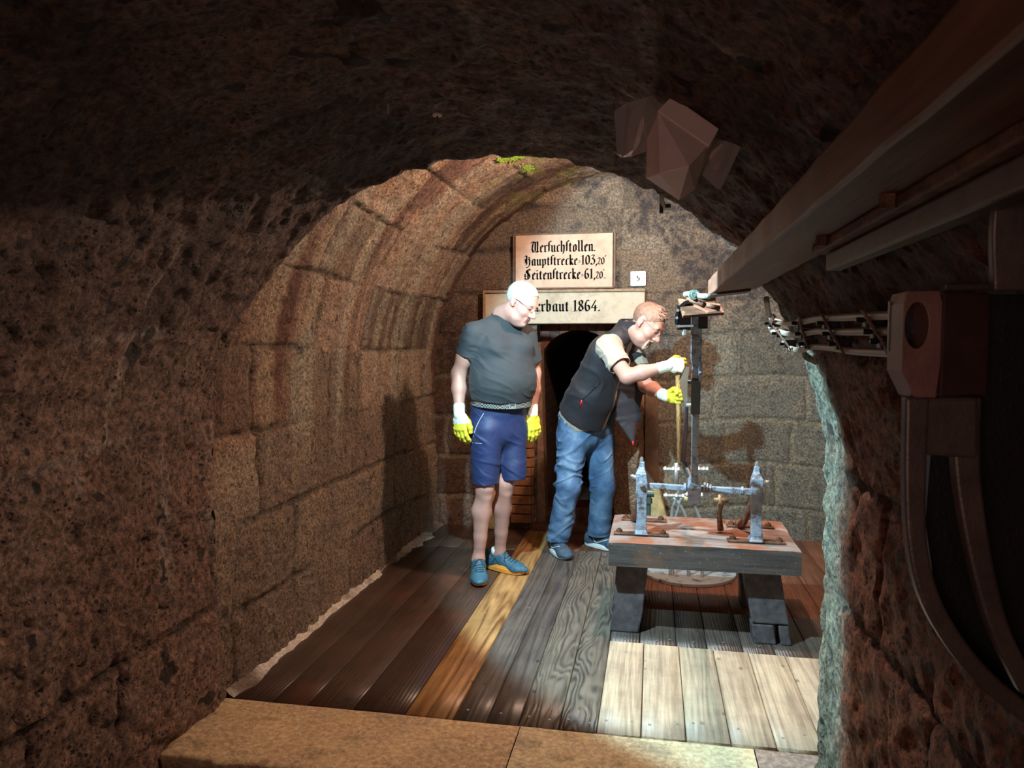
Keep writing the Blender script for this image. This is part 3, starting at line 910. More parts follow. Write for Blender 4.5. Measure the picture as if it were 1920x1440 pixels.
def floor():
    random.seed(8)
    V = []; F = []; C = []; MI = []
    def plank(x0, x1, y0, y1, mi, tone, z=0.0):
        ny = max(2, int((y1 - y0) / 0.25))
        g = 0.0018
        b = len(V)
        h = random.random()
        prof = [(x0 + g, -0.03), (x0 + g, -0.0025), (x0 + g + 0.003, 0), (x1 - g - 0.003, 0), (x1 - g, -0.0025), (x1 - g, -0.03)]
        for k in range(ny + 1):
            y = y0 + (y1 - y0) * k / ny
            for (x, zz) in prof:
                V.append((x, y, z + zz)); C.append((tone, h, h))
        for k in range(ny):
            for i in range(5):
                a = b + k * 6 + i
                F.append((a, a + 1, a + 7, a + 6)); MI.append(mi)
        F.append((b + 0, b + 5, b + 4, b + 1)); MI.append(mi)
        F.append((b + 1, b + 4, b + 3, b + 2)); MI.append(mi)
    ed = [-1.70, -1.47, -1.32, -1.13, -0.92]
    for i, (a, b) in enumerate(zip(ed, ed[1:])):
        plank(a, b, YF + 0.002 * i, 4.93 + 0.02 * (i % 2), 0, random.uniform(0.8, 1.1))
        plank(a, b, 4.94 + 0.02 * (i % 2), Y2 + 0.05, 0, random.uniform(0.7, 0.9))
    plank(-0.92, -0.73, YF, Y2 - 0.07, 1, 1.0, 0.001)
    plank(-0.73, -0.60, YF, 5.0, 2, 1.0); plank(-0.60, -0.48, YF, 5.0, 2, 0.9)
    plank(-0.73, -0.48, 5.003, Y2 + 0.03, 6, 0.7)
    plank(-0.48, -0.33, YF, 5.02, 3, 1.0); plank(-0.33, -0.19, YF + 0.003, 5.02, 3, 0.95)
    plank(-0.48, -0.19, 5.023, Y2 + 0.03, 6, 0.6)
    pe = [-0.19, -0.03, 0.13, 0.285, 0.44, 0.60, 0.78]
    for i, (a, b) in enumerate(zip(pe, pe[1:])):
        plank(a, b, YF + 0.004 * i, 3.50 - 0.006 * i, 4, random.uniform(0.86, 1.0), 0.003)
    de = [-0.19, -0.05, 0.12, 0.26, 0.42, 0.56, 0.72, 0.88, 1.05, 1.30]
    for i, (a, b) in enumerate(zip(de, de[1:])):
        y0 = 3.503 - 0.006 * i if b < 0.75 else YF
        plank(a, b, y0, 3.98, 5, random.uniform(0.8, 1.1))
        plank(a, b, 3.983, Y2 + 0.05, 6, random.uniform(0.7, 1.0))
    o = mesh_np('floor', np.array(V), np.array(F), M_fl, smooth=False, color=np.array(C), matidx=MI)
    tag(o, kind='structure')
    # bed under the boards
    bm = bmesh.new(); box(bm, (-0.2, (YF + Y2) / 2, -0.06), (3.1, Y2 - YF + 0.1, 0.06))
    tag(bobj('floor_bed', bm, M_dark_rock), kind='structure')
    bm = bmesh.new(); nut(bm, (0, 0, 0.0), (0, 0, 1), 0.0055, 0.0016, 10)
    s0 = bobj('screw_head', bm, mat_plain('bright_screw', (0.62, 0.60, 0.56), 0.3, 0.7), o)
    sp = []
    for x in (-0.16, -0.065, 0.0, 0.10, 0.16, 0.255, 0.32, 0.41, 0.47, 0.55): sp.append((x, YF + 0.10 + random.uniform(-.02, .03)))
    for x in (-0.45, -0.37, -0.30, -0.22, -0.56, -0.69): sp.append((x, YF + 0.08 + random.uniform(-.03, .03)))
    for x in (-0.44, -0.24, -0.64, -0.85): sp.append((x, 4.0 + random.uniform(-.3, .3)))
    for x in (-0.12, 0.03, 0.09, 0.2, 0.34, 0.5): sp.append((x, 3.56 + random.uniform(-.02, .03)))
    for i, (x, y) in enumerate(sp):
        s = s0 if i == 0 else s0.copy()
        if i: COL.objects.link(s); s.parent = o
        s.location = (x, y, 0.0028 if x > -0.19 else 0.0)
floor()

# limestone step slabs in front of the boards
M_step = mat_stone('yellow_limestone_step', 0.25, 1.0, 0.6, 0.25, 0.35)
def step(name, x0, x1, seed, col):
    nx = int((x1 - x0) / 0.012); ys = [2.235] * 1 + list(np.arange(2.235, YF - 0.004, 0.012))
    prof = [(2.26, -0.33), (2.26, -0.2), (2.25, -0.08), (2.243, -0.03), (2.238, -0.012), (2.246, -0.004)] + [(y, 0.0) for y in np.arange(2.26, YF - 0.004, 0.013)] + [(YF - 0.004, -0.02)]
    X = np.linspace(x0 + 0.002, x1 - 0.002, nx)
    nv = len(prof)
    P = np.array([(x, y, z) for x in X for (y, z) in prof])
    n = fbm(P, 6, 4, seed)
    edge = np.tile(np.array([1.0 if p[1] < -0.003 else 0.25 for p in prof]), nx)
    P[:, 1] -= edge * 0.012 * n
    P[:, 2] += 0.0035 * n * (P[:, 2] > -0.01) - 0.001
    ch = sstep(0.35, 0.6, vnoise(P, 7, seed + 3)) * (P[:, 1] < 2.30) * 0.012
    P[:, 2] -= ch
    t = fbm(P, 3, 3, seed + 4) * 0.5 + 0.5
    c = lerp3(np.array(col) * 0.75, np.array(col) * 1.15, t)
    dk = sstep(0.2, 0.5, fbm(P * np.array([1, 2.2, 1]), 7, 3, seed + 8))
    c = c * (1 - 0.3 * dk[:, None])
    o = mesh_np(name, P, grid_faces(nx, nv), M_step, color=np.clip(c, 0, 1))
    tag(o, kind='structure')
step('trim_1', -1.70, -0.47, 3, (0.62, 0.46, 0.27))
step('trim_2', -0.47, 0.36, 5, (0.68, 0.57, 0.36))
step('trim_3', 0.36, 0.80, 7, (0.34, 0.25, 0.20))
bm = bmesh.new(); box(bm, (-0.55, 0.35, -0.36), (2.5, 3.9, 0.06))
tag(bobj('floor_lower', bm, M_dark_rock), kind='structure')
# wall closing the gallery behind the camera
bm = bmesh.new(); box(bm, (-0.55, -1.62, 0.9), (2.6, 0.05, 2.7))
tag(bobj('wall_rear', bm, M_dark_rock), kind='structure')

# mortar run along the left wall foot
def mortar():
    ys = np.arange(YF, Y2, 0.02)
    V = []; 
    for i, y in enumerate(ys):
        w = 0.022 + 0.032 * float(vnoise(np.array([[y * 5, 0, 0]]), 1, 4)[0]) + 0.016 * float(vnoise(np.array([[y * 22, 0, 0]]), 1, 6)[0])
        w *= 1.5 if y > 4.2 else 0.8
        if 3.0 < y < 4.1: w *= 0.5
        for k in range(6):
            t = k / 5
            V.append((-1.67 + max(0.02, w + 0.03) * t, y, 0.028 * (1 - t) ** 2 + (0.0015 if k < 5 else -0.004)))
    V = np.array(V)
    n = fbm(V, 14, 3, 2)
    V[:, 2] += 0.003 * n * (np.arange(len(V)) % 6 < 5)
    t = fbm(V, 5, 3, 8) * 0.5 + 0.5
    c = lerp3((0.16, 0.11, 0.08), (0.62, 0.57, 0.50), sstep(0.3, 0.62, t))
    o = mesh_np('trim_4', V, grid_faces(len(ys), 6), M_step, color=c)
    tag(o, kind='structure')
mortar()
# ------------------------------------------------------------------ timber stand with the iron lever gear
M_tim = D.materials.new('blackened_stand_timber')
nt, bs = nodes(M_tim)
v = coords(nt)
vg = coords(nt, (3, 40, 40))
n1 = noise(nt, v, 6, 6, 0.65); ng = noise(nt, vg, 1.0, 5, 0.6); n3 = noise(nt, v, 60, 4, 0.7)
c = ramp(nt, ng, [(0.3, (0.040, 0.034, 0.034)), (0.7, (0.125, 0.105, 0.10))])
c = mixc(nt, ramp(nt, n1, [(0.50, (0, 0, 0)), (0.72, (0.75, 0.75, 0.75))]), c, (0.20, 0.10, 0.055))
c = mixc(nt, ramp(nt, n3, [(0.60, (0, 0, 0)), (0.70, (0.55, 0.55, 0.55))]), c, (0.42, 0.40, 0.38))
nt.links.new(c, bs.inputs['Base Color']); bs.inputs['Roughness'].default_value = 0.45
bump(nt, ng, bs, 0.5, 0.004)
M_timtop = D.materials.new('rust_stained_stand_top')
nt, bs = nodes(M_timtop)
v = coords(nt)
n1 = noise(nt, v, 5, 6, 0.65); ng = noise(nt, coords(nt, (3, 45, 40)), 1.0, 5, 0.6); n3 = noise(nt, v, 3.2, 4, 0.6)
c = ramp(nt, ng, [(0.3, (0.17, 0.13, 0.12)), (0.7, (0.34, 0.29, 0.27))])
c = mixc(nt, ramp(nt, n1, [(0.42, (0, 0, 0)), (0.58, (0.95, 0.95, 0.95))]), c, (0.26, 0.085, 0.035))
c = mixc(nt, ramp(nt, n3, [(0.56, (0, 0, 0)), (0.66, (0.6, 0.6, 0.6))]), c, (0.44, 0.42, 0.42))
nt.links.new(c, bs.inputs['Base Color']); bs.inputs['Roughness'].default_value = 0.5
bump(nt, ng, bs, 0.5, 0.004)
M_iron = mat_metal('pitted_blue_grey_iron', (0.30, 0.34, 0.42), 0.42, (0.12, 0.075, 0.065), 0.42, 0.15, 0.9, 60)
M_rust = mat_metal('rusty_iron', (0.20, 0.085, 0.045), 0.5, (0.10, 0.04, 0.02), 0.6, 0.15, 0.8, 50)
M_blk = mat_plain('black_greasy_iron', (0.018, 0.016, 0.018), 0.35, 0.2, 0.3, 30, 0.4)
M_galv = mat_metal('bright_bolt_steel', (0.55, 0.58, 0.58), 0.25, (0.30, 0.26, 0.22), 0.3, 0.7, 0.3, 40)
M_ptim = mat_plain('white_stained_leg_timber', (0.07, 0.06, 0.065), 0.5, 0, 0.5, 25, 0.6, 80)

ZB, ZT = 0.335, 0.455
BX0, BX1, BY0, BY1 = -0.205, 0.685, 3.60, 4.20
stand = empty('lever_stand', (0.24, 3.9, 0.0), 'heavy dark timber stand carrying a rusted iron axle and tall lever, right of the men', 'machine')
# bench top, slightly worn: two baulks and a stained upper skin
bm = bmesh.new()
def worn_block(bm, x0, x1, y0, y1, z0, z1, nx=24, ny=14, amp=0.003, seed=1):
    g = {}
    for i in range(nx + 1):
        for j in range(ny + 1):
            for k in (0, 1):
                if k == 0 and 0 < i < nx and 0 < j < ny: continue
                x = x0 + (x1 - x0) * i / nx; y = y0 + (y1 - y0) * j / ny; z = (z0, z1)[k]
                n = fbm(np.array([[x, y, z]]), 7, 3, seed)[0]
                e = (1 if i in (0, nx) else 0) + (1 if j in (0, ny) else 0)
                g[i, j, k] = bm.verts.new((x + amp * n * 1.5, y + amp * 1.5 * fbm(np.array([[y, x, z]]), 6, 3, seed + 2)[0], z + (amp * n if k else 0) - (0.004 * e if k else 0)))
    for i in range(nx):
        for j in range(ny):
            bm.faces.new([g[i, j, 1], g[i + 1, j, 1], g[i + 1, j + 1, 1], g[i, j + 1, 1]])
    for i in range(nx):
        bm.faces.new([g[i, 0, 0], g[i + 1, 0, 0], g[i + 1, 0, 1], g[i, 0, 1]])
        bm.faces.new([g[i + 1, ny, 0], g[i, ny, 0], g[i, ny, 1], g[i + 1, ny, 1]])
    for j in range(ny):
        bm.faces.new([g[0, j + 1, 0], g[0, j, 0], g[0, j, 1], g[0, j + 1, 1]])
        bm.faces.new([g[nx, j, 0], g[nx, j + 1, 0], g[nx, j + 1, 1], g[nx, j, 1]])
    rim = [g[i, 0, 0] for i in range(nx + 1)] + [g[nx, j, 0] for j in range(1, ny + 1)] + [g[i, ny, 0] for i in range(nx - 1, -1, -1)] + [g[0, j, 0] for j in range(ny - 1, 0, -1)]
    bm.faces.new(rim[::-1])
worn_block(bm, BX0, BX1, BY0, BY1, ZB, ZT)
top = bobj('stand_top', bm, [M_tim, M_timtop], stand)
for p in top.data.polygons:
    if p.normal.z > 0.8: p.material_index = 1
# chipped underside skirt edge
def leg(x0, x1, yb, x0t, x1t, yt, notch=False, d=0.15):
    bm = bmesh.new()
    def sec(z, t):
        a = x0 * (1 - t) + x0t * t; b = x1 * (1 - t) + x1t * t; y = yb * (1 - t) + yt * t
        return [Vector((a, y, z)), Vector((b, y, z)), Vector((b, y + d, z)), Vector((a, y + d, z))]
    zs = [0.0, 0.09, 0.2, ZB - 0.001]
    if notch:
        # leg foot split by a notch
        m0, m1 = x0 + 0.60 * (x1 - x0), x0 + 0.72 * (x1 - x0)
        for (p, q) in ((x0, m0), (m1, x1)):
            s = [Vector((p, yb, 0)), Vector((q, yb, 0)), Vector((q, yb + d, 0)), Vector((p, yb + d, 0))]
            dx = 0.09 / ZB * (x0t - x0); dy = 0.085 / ZB * (yt - yb)
            hexa(bm, s + [v_ + Vector((dx, dy, 0.086)) for v_ in s])
        zs = zs[1:]
    rings = [[bm.verts.new(p + Vector((0.004 * math.sin(z * 40 + x0 * 9), 0.003 * math.sin(z * 55), 0))) for p in sec(z, z / ZB)] for z in zs]
    for a, b in zip(rings, rings[1:]):
        for i in range(4): bm.faces.new([a[i], a[(i + 1) % 4], b[(i + 1) % 4], b[i]])
    bm.faces.new(rings[0][::-1]); bm.faces.new(rings[-1])
    return bobj('leg', bm, M_ptim, stand, bevel=0.007)
leg(-0.195, -0.055, 3.625, -0.165, -0.010, 3.70)
leg(0.480, 0.650, 3.600, 0.440, 0.610, 3.70, notch=True)
leg(-0.185, -0.055, 4.08, -0.155, -0.010, 4.02)
leg(0.480, 0.640, 4.08, 0.440, 0.600, 4.02)
# cleat under the top
bm = bmesh.new(); box(bm, (0.22, 3.95, ZB - 0.016), (0.44, 0.30, 0.030))
bobj('cleat', bm, M_tim, stand, bevel=0.006)

def pedestal(x, y, s):
    """iron pedestal: foot plate, flat post, back stay with its own foot, bearing cap with bolts"""
    # foot plates, slightly bent
    fps = []
    for (yy, xa, xb) in ((y - 0.005, x - 0.135, x + 0.135), (y + 0.30, x - 0.11, x + 0.13)):
        bm = bmesh.new()
        box(bm, ((xa + xb) / 2, yy, ZT + 0.006), (xb - xa, 0.055, 0.009))
        fps.append(bobj('foot_plate', bm, M_rust, stand, bevel=0.002))
    for (bx, by) in ((x - 0.108, y - 0.004), (x + 0.108, y - 0.004), (x - 0.085, y + 0.30), (x + 0.10, y + 0.30)):
        bm = bmesh.new()
        nut(bm, (bx, by, ZT + 0.010), (0, 0, 1), 0.020, 0.003, 4); nut(bm, (bx, by, ZT + 0.012), (0, 0, 1), 0.015, 0.012, 6); nut(bm, (bx, by, ZT + 0.022), (0, 0, 1), 0.007, 0.008, 10)
        bobj('bolt', bm, M_rust, fps[0] if by < y + 0.1 else fps[1])
    bm = bmesh.new()
    pts = [(ZT + 0.008, 0.034, 0.050), (ZT + 0.03, 0.026, 0.036), (ZT + 0.10, 0.024, 0.032), (0.63, 0.024, 0.030), (0.66, 0.028, 0.036), (0.72, 0.028, 0.040), (0.765, 0.026, 0.036), (0.785, 0.018, 0.024), (0.80, 0.014, 0.016), (0.825, 0.012, 0.014)]
    rings = []
    for z, w, d in pts:
        jx = 0.0025 * math.sin(z * 70 + s)
        rings.append([bm.verts.new((x + i * w + jx, y + j * d * 0.8, z)) for i, j in ((-1, -1), (1, -1), (1, 1), (-1, 1))])
    for a, b in zip(rings, rings[1:]):
        for i in range(4): bm.faces.new([a[i], a[(i + 1) % 4], b[(i + 1) % 4], b[i]])
    bm.faces.new(rings[0][::-1]); bm.faces.new(rings[-1])
    post = bobj('post', bm, M_iron, stand, bevel=0.004)
    bm = bmesh.new()
    p = bez([(x, y + 0.02, 0.70), (x - 0.01, y + 0.10, 0.62), (x - 0.03, y + 0.22, 0.50), (x - 0.05, y + 0.30, ZT + 0.012)], 5)
    tube(bm, p, [0.013 + 0.008 * (k / len(p)) ** 2 for k in range(len(p))], 8, 1.3)
    bobj('back_stay', bm, M_rust, stand, smooth=True)
    for (c_, ax, r_, h_) in (((x, y - 0.030, 0.715), (0, -1, 0), 0.014, 0.014), ((x - s * 0.028, y, 0.745), (-s, 0, 0.3), 0.010, 0.022), ((x, y, 0.822), (0, 0, 1), 0.010, 0.020)):
        bm = bmesh.new(); nut(bm, c_, ax, r_, h_, 6); nut(bm, Vector(c_) + Vector(ax) * h_ * 0.9, ax, r_ * 0.55, 0.008, 8)
        bobj('nut', bm, M_galv, post)
pedestal(-0.052, 3.76, 1)
pedestal(0.495, 3.72, -1)

# axle with collars
AX = [Vector((-0.045, 3.76, 0.705)), Vector((0.205, 3.755, 0.700)), Vector((0.49, 3.72, 0.700))]
bm = bmesh.new()
bar(bm, AX[0] + Vector((0.03, 0, 0)), AX[1], 0.026, 0.026); bar(bm, AX[1], AX[2] - Vector((0.02, 0, 0)), 0.030, 0.030)
axle = bobj('axle', bm, M_iron, stand, bevel=0.003)
for t, r_, h_ in ((0.155, 0.026, 0.012), (0.250, 0.031, 0.009), (0.264, 0.029, 0.007), (0.276, 0.024, 0.010), (0.425, 0.022, 0.010)):
    bm = bmesh.new(); nut(bm, (t, 3.755 - 0.035 * max(0, (t - 0.2) / 0.28), 0.701), (1, -0.1, 0), r_, h_, 16)
    bobj('collar', bm, M_iron, axle)
# tall forged lever, leaning forward out of the hub
L0 = Vector((0.205, 3.757, 0.640)); L1 = Vector((0.170, 3.10, 1.535))
def lev(t): return L0.lerp(L1, t)
bm = bmesh.new()
sec = [(-0.01, 0.030, 0.028), (0.03, 0.036, 0.034), (0.11, 0.036, 0.034), (0.14, 0.020, 0.024), (0.30, 0.018, 0.022), (0.62, 0.018, 0.020), (0.77, 0.019, 0.020), (0.81, 0.026, 0.022), (0.94, 0.025, 0.022), (1.0, 0.022, 0.020)]
dx, dy, dz = frame_of(L1 - L0)
rings = []
for i, (t, w, d) in enumerate(sec):
    p = lev(t)
    rings.append([bm.verts.new(p + dx * a * w * 0.88 + dy * b * d) for a, b in ((-1, -1), (1, -1), (1, 1), (-1, 1))])
for a, b in zip(rings, rings[1:]):
    for i in range(4): bm.faces.new([a[i], a[(i + 1) % 4], b[(i + 1) % 4], b[i]])
bm.faces.new(rings[0][::-1]); bm.faces.new(rings[-1])
lever = bobj('lever', bm, M_iron, stand, bevel=0.004)
bm = bmesh.new(); bar(bm, lev(0.53), lev(0.71), 0.040, 0.050)
sl = bobj('sleeve', bm, M_blk, lever, bevel=0.003); tag(sl, 'black clamped sleeve')
for t in (0.56, 0.68):
    bm = bmesh.new(); p = lev(t); nut(bm, p + dx * 0.018, dx, 0.008, 0.022, 8)
    bobj('bolt', bm, M_galv if t < 0.6 else M_blk, sl)
bm = bmesh.new(); bar(bm, lev(0.70) - dx * 0.018 - dy * 0.012, lev(0.80) - dx * 0.018 - dy * 0.012, 0.016, 0.030)
nut(bm, lev(0.75) - dx * 0.018 - dy * 0.03, -dy, 0.007, 0.012, 6)
bobj('lug', bm, M_iron, lever, bevel=0.002)
# head: tilted rusty plate, black curved guard and clamp
hp = L1
bm = bmesh.new()
a_, b_, c_, d_ = at(1271, 562, 3.12), at(1350, 572, 3.12), at(1358, 588, 2.98), at(1280, 594, 2.98)
n_ = (b_ - a_).cross(d_ - a_).normalized(); n_ = n_ if n_.z > 0 else -n_
hexa(bm, [a_ - n_ * 0.006, b_ - n_ * 0.006, c_ - n_ * 0.006, d_ - n_ * 0.006, a_ + n_ * 0.006, b_ + n_ * 0.006, c_ + n_ * 0.006, d_ + n_ * 0.006])
bobj('head_plate', bm, M_rust, lever, bevel=0.002)
bm = bmesh.new()
pc = at(1292, 600, 3.08)
prev = None
for k in range(13):
    t = PI * 0.42 + PI * 0.66 * k / 12
    o_ = pc + Vector((math.cos(t) * 0.058, 0, math.sin(t) * 0.078))
    i_ = pc + Vector((math.cos(t) * 0.046, 0, math.sin(t) * 0.064))
    cur = [bm.verts.new(o_ + Vector((0, -0.035, 0))), bm.verts.new(o_ + Vector((0, 0.035, 0))), bm.verts.new(i_ + Vector((0, 0.035, 0))), bm.verts.new(i_ + Vector((0, -0.035, 0)))]
    if prev:
        for i in range(4): bm.faces.new([prev[i], prev[(i + 1) % 4], cur[(i + 1) % 4], cur[i]])
    else: bm.faces.new(cur[::-1])
    prev = cur
bm.faces.new(prev)
box(bm, pc + Vector((-0.020, 0.02, 0.01)), (0.055, 0.03, 0.10))
gd = bobj('curved_guard', bm, M_blk, lever)
for q in ((1266, 596), (1268, 582), (1270, 612)):
    bm = bmesh.new(); nut(bm, at(q[0] + 3, q[1], 3.045), (0, -1, 0), 0.006, 0.006, 8); bobj('rivet', bm, M_galv, gd)
bm = bmesh.new()
box(bm, pc + Vector((0.055, 0.01, -0.01)), (0.035, 0.05, 0.05))
bobj('clamp', bm, M_blk, lever, bevel=0.004)
bm = bmesh.new(); q = at(1284, 618, 3.04); bar(bm, at(1270, 612, 3.04), at(1300, 611, 3.04), 0.02, 0.008); nut(bm, q, (0, 0, -1), 0.010, 0.022, 6)
bobj('bottom_bolt', bm, M_galv, lever)
# green patinated pivot joining head plate and push rod
M_patina = mat_metal('green_patina_bronze', (0.42, 0.56, 0.50), 0.40, (0.10, 0.16, 0.13), 0.45, 0.2, 0.6, 60)
bm = bmesh.new()
tube(bm, bez([at(1284, 552, 3.06), at(1298, 551, 3.03), at(1312, 555, 3.00), at(1330, 556, 2.95)], 4), 0.010, 10)
piv = bobj('pivot_link', bm, M_patina, lever, smooth=True)
bm = bmesh.new(); nut(bm, at(1300, 553, 3.03), (0.1, -1, 0.05), 0.020, 0.018, 20); nut(bm, at(1300, 553, 3.01), (0.1, -1, 0.05), 0.011, 0.014, 6)
bobj('eye', bm, M_patina, piv)
bm = bmesh.new()
tube(bm, [at(1290, 560, 3.06), at(1308, 566, 3.03), at(1320, 572, 3.0)], 0.012, 8); tube(bm, [at(1318, 562, 3.0), at(1340, 560, 2.97)], 0.009, 8); tube(bm, [at(1325, 572, 3.0), at(1350, 578, 2.99)], 0.010, 8)
bobj('swivel', bm, M_rust, lever, smooth=True)

# link rod: pale blade at the lug and dark rod going down behind the axle
bm = bmesh.new()
p = [at(1290, 688, 3.24), at(1282, 715, 3.30), at(1284, 742, 3.37), at(1287, 762, 3.43)]
w = [0.006, 0.017, 0.012, 0.005]
rr = [[bm.verts.new(q + Vector((s * ww, dd * 0.004, 0))) for s, dd in ((-1, -1), (1, -1), (1, 1), (-1, 1))] for q, ww in zip(p, w)]
for a, b in zip(rr, rr[1:]):
    for i in range(4): bm.faces.new([a[i], a[(i + 1) % 4], b[(i + 1) % 4], b[i]])
bm.faces.new(rr[0][::-1]); bm.faces.new(rr[-1])
bobj('link_blade', bm, M_galv, stand, bevel=0.001)
bm = bmesh.new()
tube(bm, [at(1287, 755, 3.42), at(1286, 800, 3.6), at(1281, 866, 3.95)], [0.009, 0.011, 0.012], 8)
tube(bm, bez([at(1281, 864, 3.95), at(1288, 880, 3.96), at(1296, 900, 3.90)], 4), 0.014, 8, 1.4)
bobj('link_rod', bm, mat_metal('dark_link_iron', (0.10, 0.09, 0.09), 0.4, (0.12, 0.07, 0.05), 0.4, 0.5, 0.5, 40), stand, smooth=True)
# hanging swivel under the axle, right of the hub
bm = bmesh.new()
p0 = Vector((0.335, 3.86, 0.655))
tube(bm, [p0, p0 + Vector((0.005, 0, -0.05)), p0 + Vector((0.0, 0.01, -0.11)), p0 + Vector((0.01, 0.02, -0.188))], [0.012, 0.017, 0.012, 0.016], 10)
tube(bm, [p0 + Vector((-0.03, 0, -0.03)), p0 + Vector((0.045, 0, -0.03))], 0.014, 10)
bobj('hanging_swivel', bm, mat_metal('brown_brass', (0.30, 0.18, 0.09), 0.45, (0.09, 0.05, 0.03), 0.4, 0.5, 0.6, 60), stand, smooth=True)

# ---- valve gear rising from the floor behind the stand
gear = empty('valve_gear', (0.17, 4.55, 0.0), 'pale steel rods and bolted joints of the valve gear standing behind the timber stand', 'valve gear')
GY = 4.52
def gp(px, py, dy=0.0): return at(px, py, GY + dy)
bm = bmesh.new()
tube(bm, [gp(1268, 868), gp(1268, 915)], 0.016, 10)
tube(bm, bez([gp(1268, 905), gp(1272, 925), gp(1262, 950), gp(1258, 980)], 5), 0.011, 8)
fk = bobj('fork', bm, M_galv, gear, smooth=True)
for q, l in (((1258, 880), 0.045), ((1263, 930), 0.060), ((1300, 928), 0.05), ((1316, 880), 0.03)):
    bm = bmesh.new(); p = gp(*q); tube(bm, [p - Vector((l, 0, 0)), p + Vector((l, 0, 0))], 0.012, 10)
    for s in (-1, 0.2, 1): nut(bm, p + Vector((s * l * 0.85, 0, 0)), (1, 0, 0), 0.019, 0.010, 6)
    bobj('joint_bolt', bm, M_galv, gear)
for a, b, c2 in (((1262, 932), (1280, 955), (1292, 985)), ((1300, 930), (1306, 955), (1318, 985)), ((1278, 930), (1270, 960), (1262, 985))):
    bm = bmesh.new(); tube(bm, bez([gp(*a), gp(*b), gp(*c2)] , 5), 0.010, 8); bobj('rod', bm, M_galv, gear, smooth=True)
bm = bmesh.new(); tube(bm, [gp(1282, 936), gp(1308, 938)], 0.022, 12); bobj('brass_sleeve', bm, mat_metal('dull_brass', (0.42, 0.36, 0.18), 0.35, (0.2, 0.13, 0.06), 0.35, 0.5), gear)
bm = bmesh.new(); c0 = gp(1217, 925); tube(bm, [c0, c0 + Vector((0, 0, -0.26))], 0.012, 10); nut(bm, c0 + Vector((-0.03, 0, 0)), (1, 0, 0), 0.022, 0.06, 12); nut(bm, c0 + Vector((0, 0, -0.06)), (0, 0, 1), 0.020, 0.03, 6)
bobj('stop_cock', bm, mat_metal('dark_green_bronze', (0.10, 0.14, 0.12), 0.35, (0.04, 0.05, 0.04), 0.4, 0.5), gear)
bm = bmesh.new()
nut(bm, (0.22, 4.66, 0.0), (0, 0, 1), 0.29, 0.022, 48)
bobj('base_plate', bm, mat_metal('pale_blue_worn_steel', (0.42, 0.46, 0.48), 0.40, (0.10, 0.08, 0.08), 0.35, 0.3), gear, bevel=0.004)
bm = bmesh.new()
for xx in (gp(1258, 980), gp(1292, 985), gp(1318, 985), gp(1262, 985)): tube(bm, [xx + Vector((0, 0, 0.01)), Vector((xx.x, xx.y, 0.018))], 0.010, 8)
bobj('stem', bm, M_galv, gear, smooth=True)
# wooden pole held by the man in the vest
M_pole = mat_wood('honey_pole_wood', (0.46, 0.26, 0.09), (0.64, 0.42, 0.18), 6, 1.0, 0.45, xs=8)
bm = bmesh.new()
tube(bm, [at(1270, 668, 4.52), at(1271, 700, 4.52), at(1274, 868, GY)], 0.0145, 10)
pole = bobj('wooden_pole', bm, M_pole, smooth=False)
for p in pole.data.polygons: p.use_smooth = len(p.vertices) == 4
tag(pole, 'thin honey coloured wooden pole gripped upright by the man in the black vest', 'pole')
a_ = pole.data.color_attributes.new('tone', 'FLOAT_COLOR', 'POINT')
for q in a_.data: q.color = (1, 1, 0.3, 1)
for ob in (D.objects['door_sill'],):
    a_ = ob.data.color_attributes.new('tone', 'FLOAT_COLOR', 'POINT')
    for q in a_.data: q.color = (0.8, 1, 0.6, 1)

# ------------------------------------------------------------------ the long push rod of timber
PX0, PX1, PZ0, PZ1 = 0.200, 0.325, 1.592, 1.655
M_beam = D.materials.new('old_red_brown_beam')
nt, bs = nodes(M_beam)
ng = noise(nt, coords(nt, (22, 1.6, 22)), 1.0, 6, 0.62); n1 = noise(nt, coords(nt), 5, 4)
c = ramp(nt, ng, [(0.32, (0.09, 0.030, 0.018)), (0.52, (0.18, 0.072, 0.042)), (0.7, (0.27, 0.125, 0.075))])
c = mixc(nt, 0.5, c, ramp(nt, n1, [(0.3, (0.36, 0.34, 0.34)), (0.7, (0.6, 0.56, 0.54))]), 'OVERLAY')
nt.links.new(c, bs.inputs['Base Color']); bs.inputs['Roughness'].default_value = 0.5
bump(nt, ng, bs, 0.5, 0.004)
rod = empty('push_rod_beam', (0.26, 2.9, 1.6), 'long red brown timber beam running from the lever head overhead towards the viewer', 'beam')
bm = bmesh.new()
ny = 30
rings = []
for k in range(ny + 1):
    t = k / ny
    y = 2.93 - 2.75 * t
    jit = 0.0015 * math.sin(k * 2.3)
    yr = y - (0.30 if k == 0 else 0.0) * 0
    rings.append([bm.verts.new((PX0 + jit, y, PZ0)), bm.verts.new((PX1 + jit, y - 0.40 * (1 - t) ** 6, PZ0)), bm.verts.new((PX1 + jit, y - 0.40 * (1 - t) ** 6, PZ1)), bm.verts.new((PX0 + jit, y, PZ1))])
for a, b in zip(rings, rings[1:]):
    for i in range(4): bm.faces.new([a[i], a[(i + 1) % 4], b[(i + 1) % 4], b[i]])
bm.faces.new(rings[0][::-1]); bm.faces.new(rings[-1])
bobj('timber', bm, M_beam, rod, bevel=0.006)
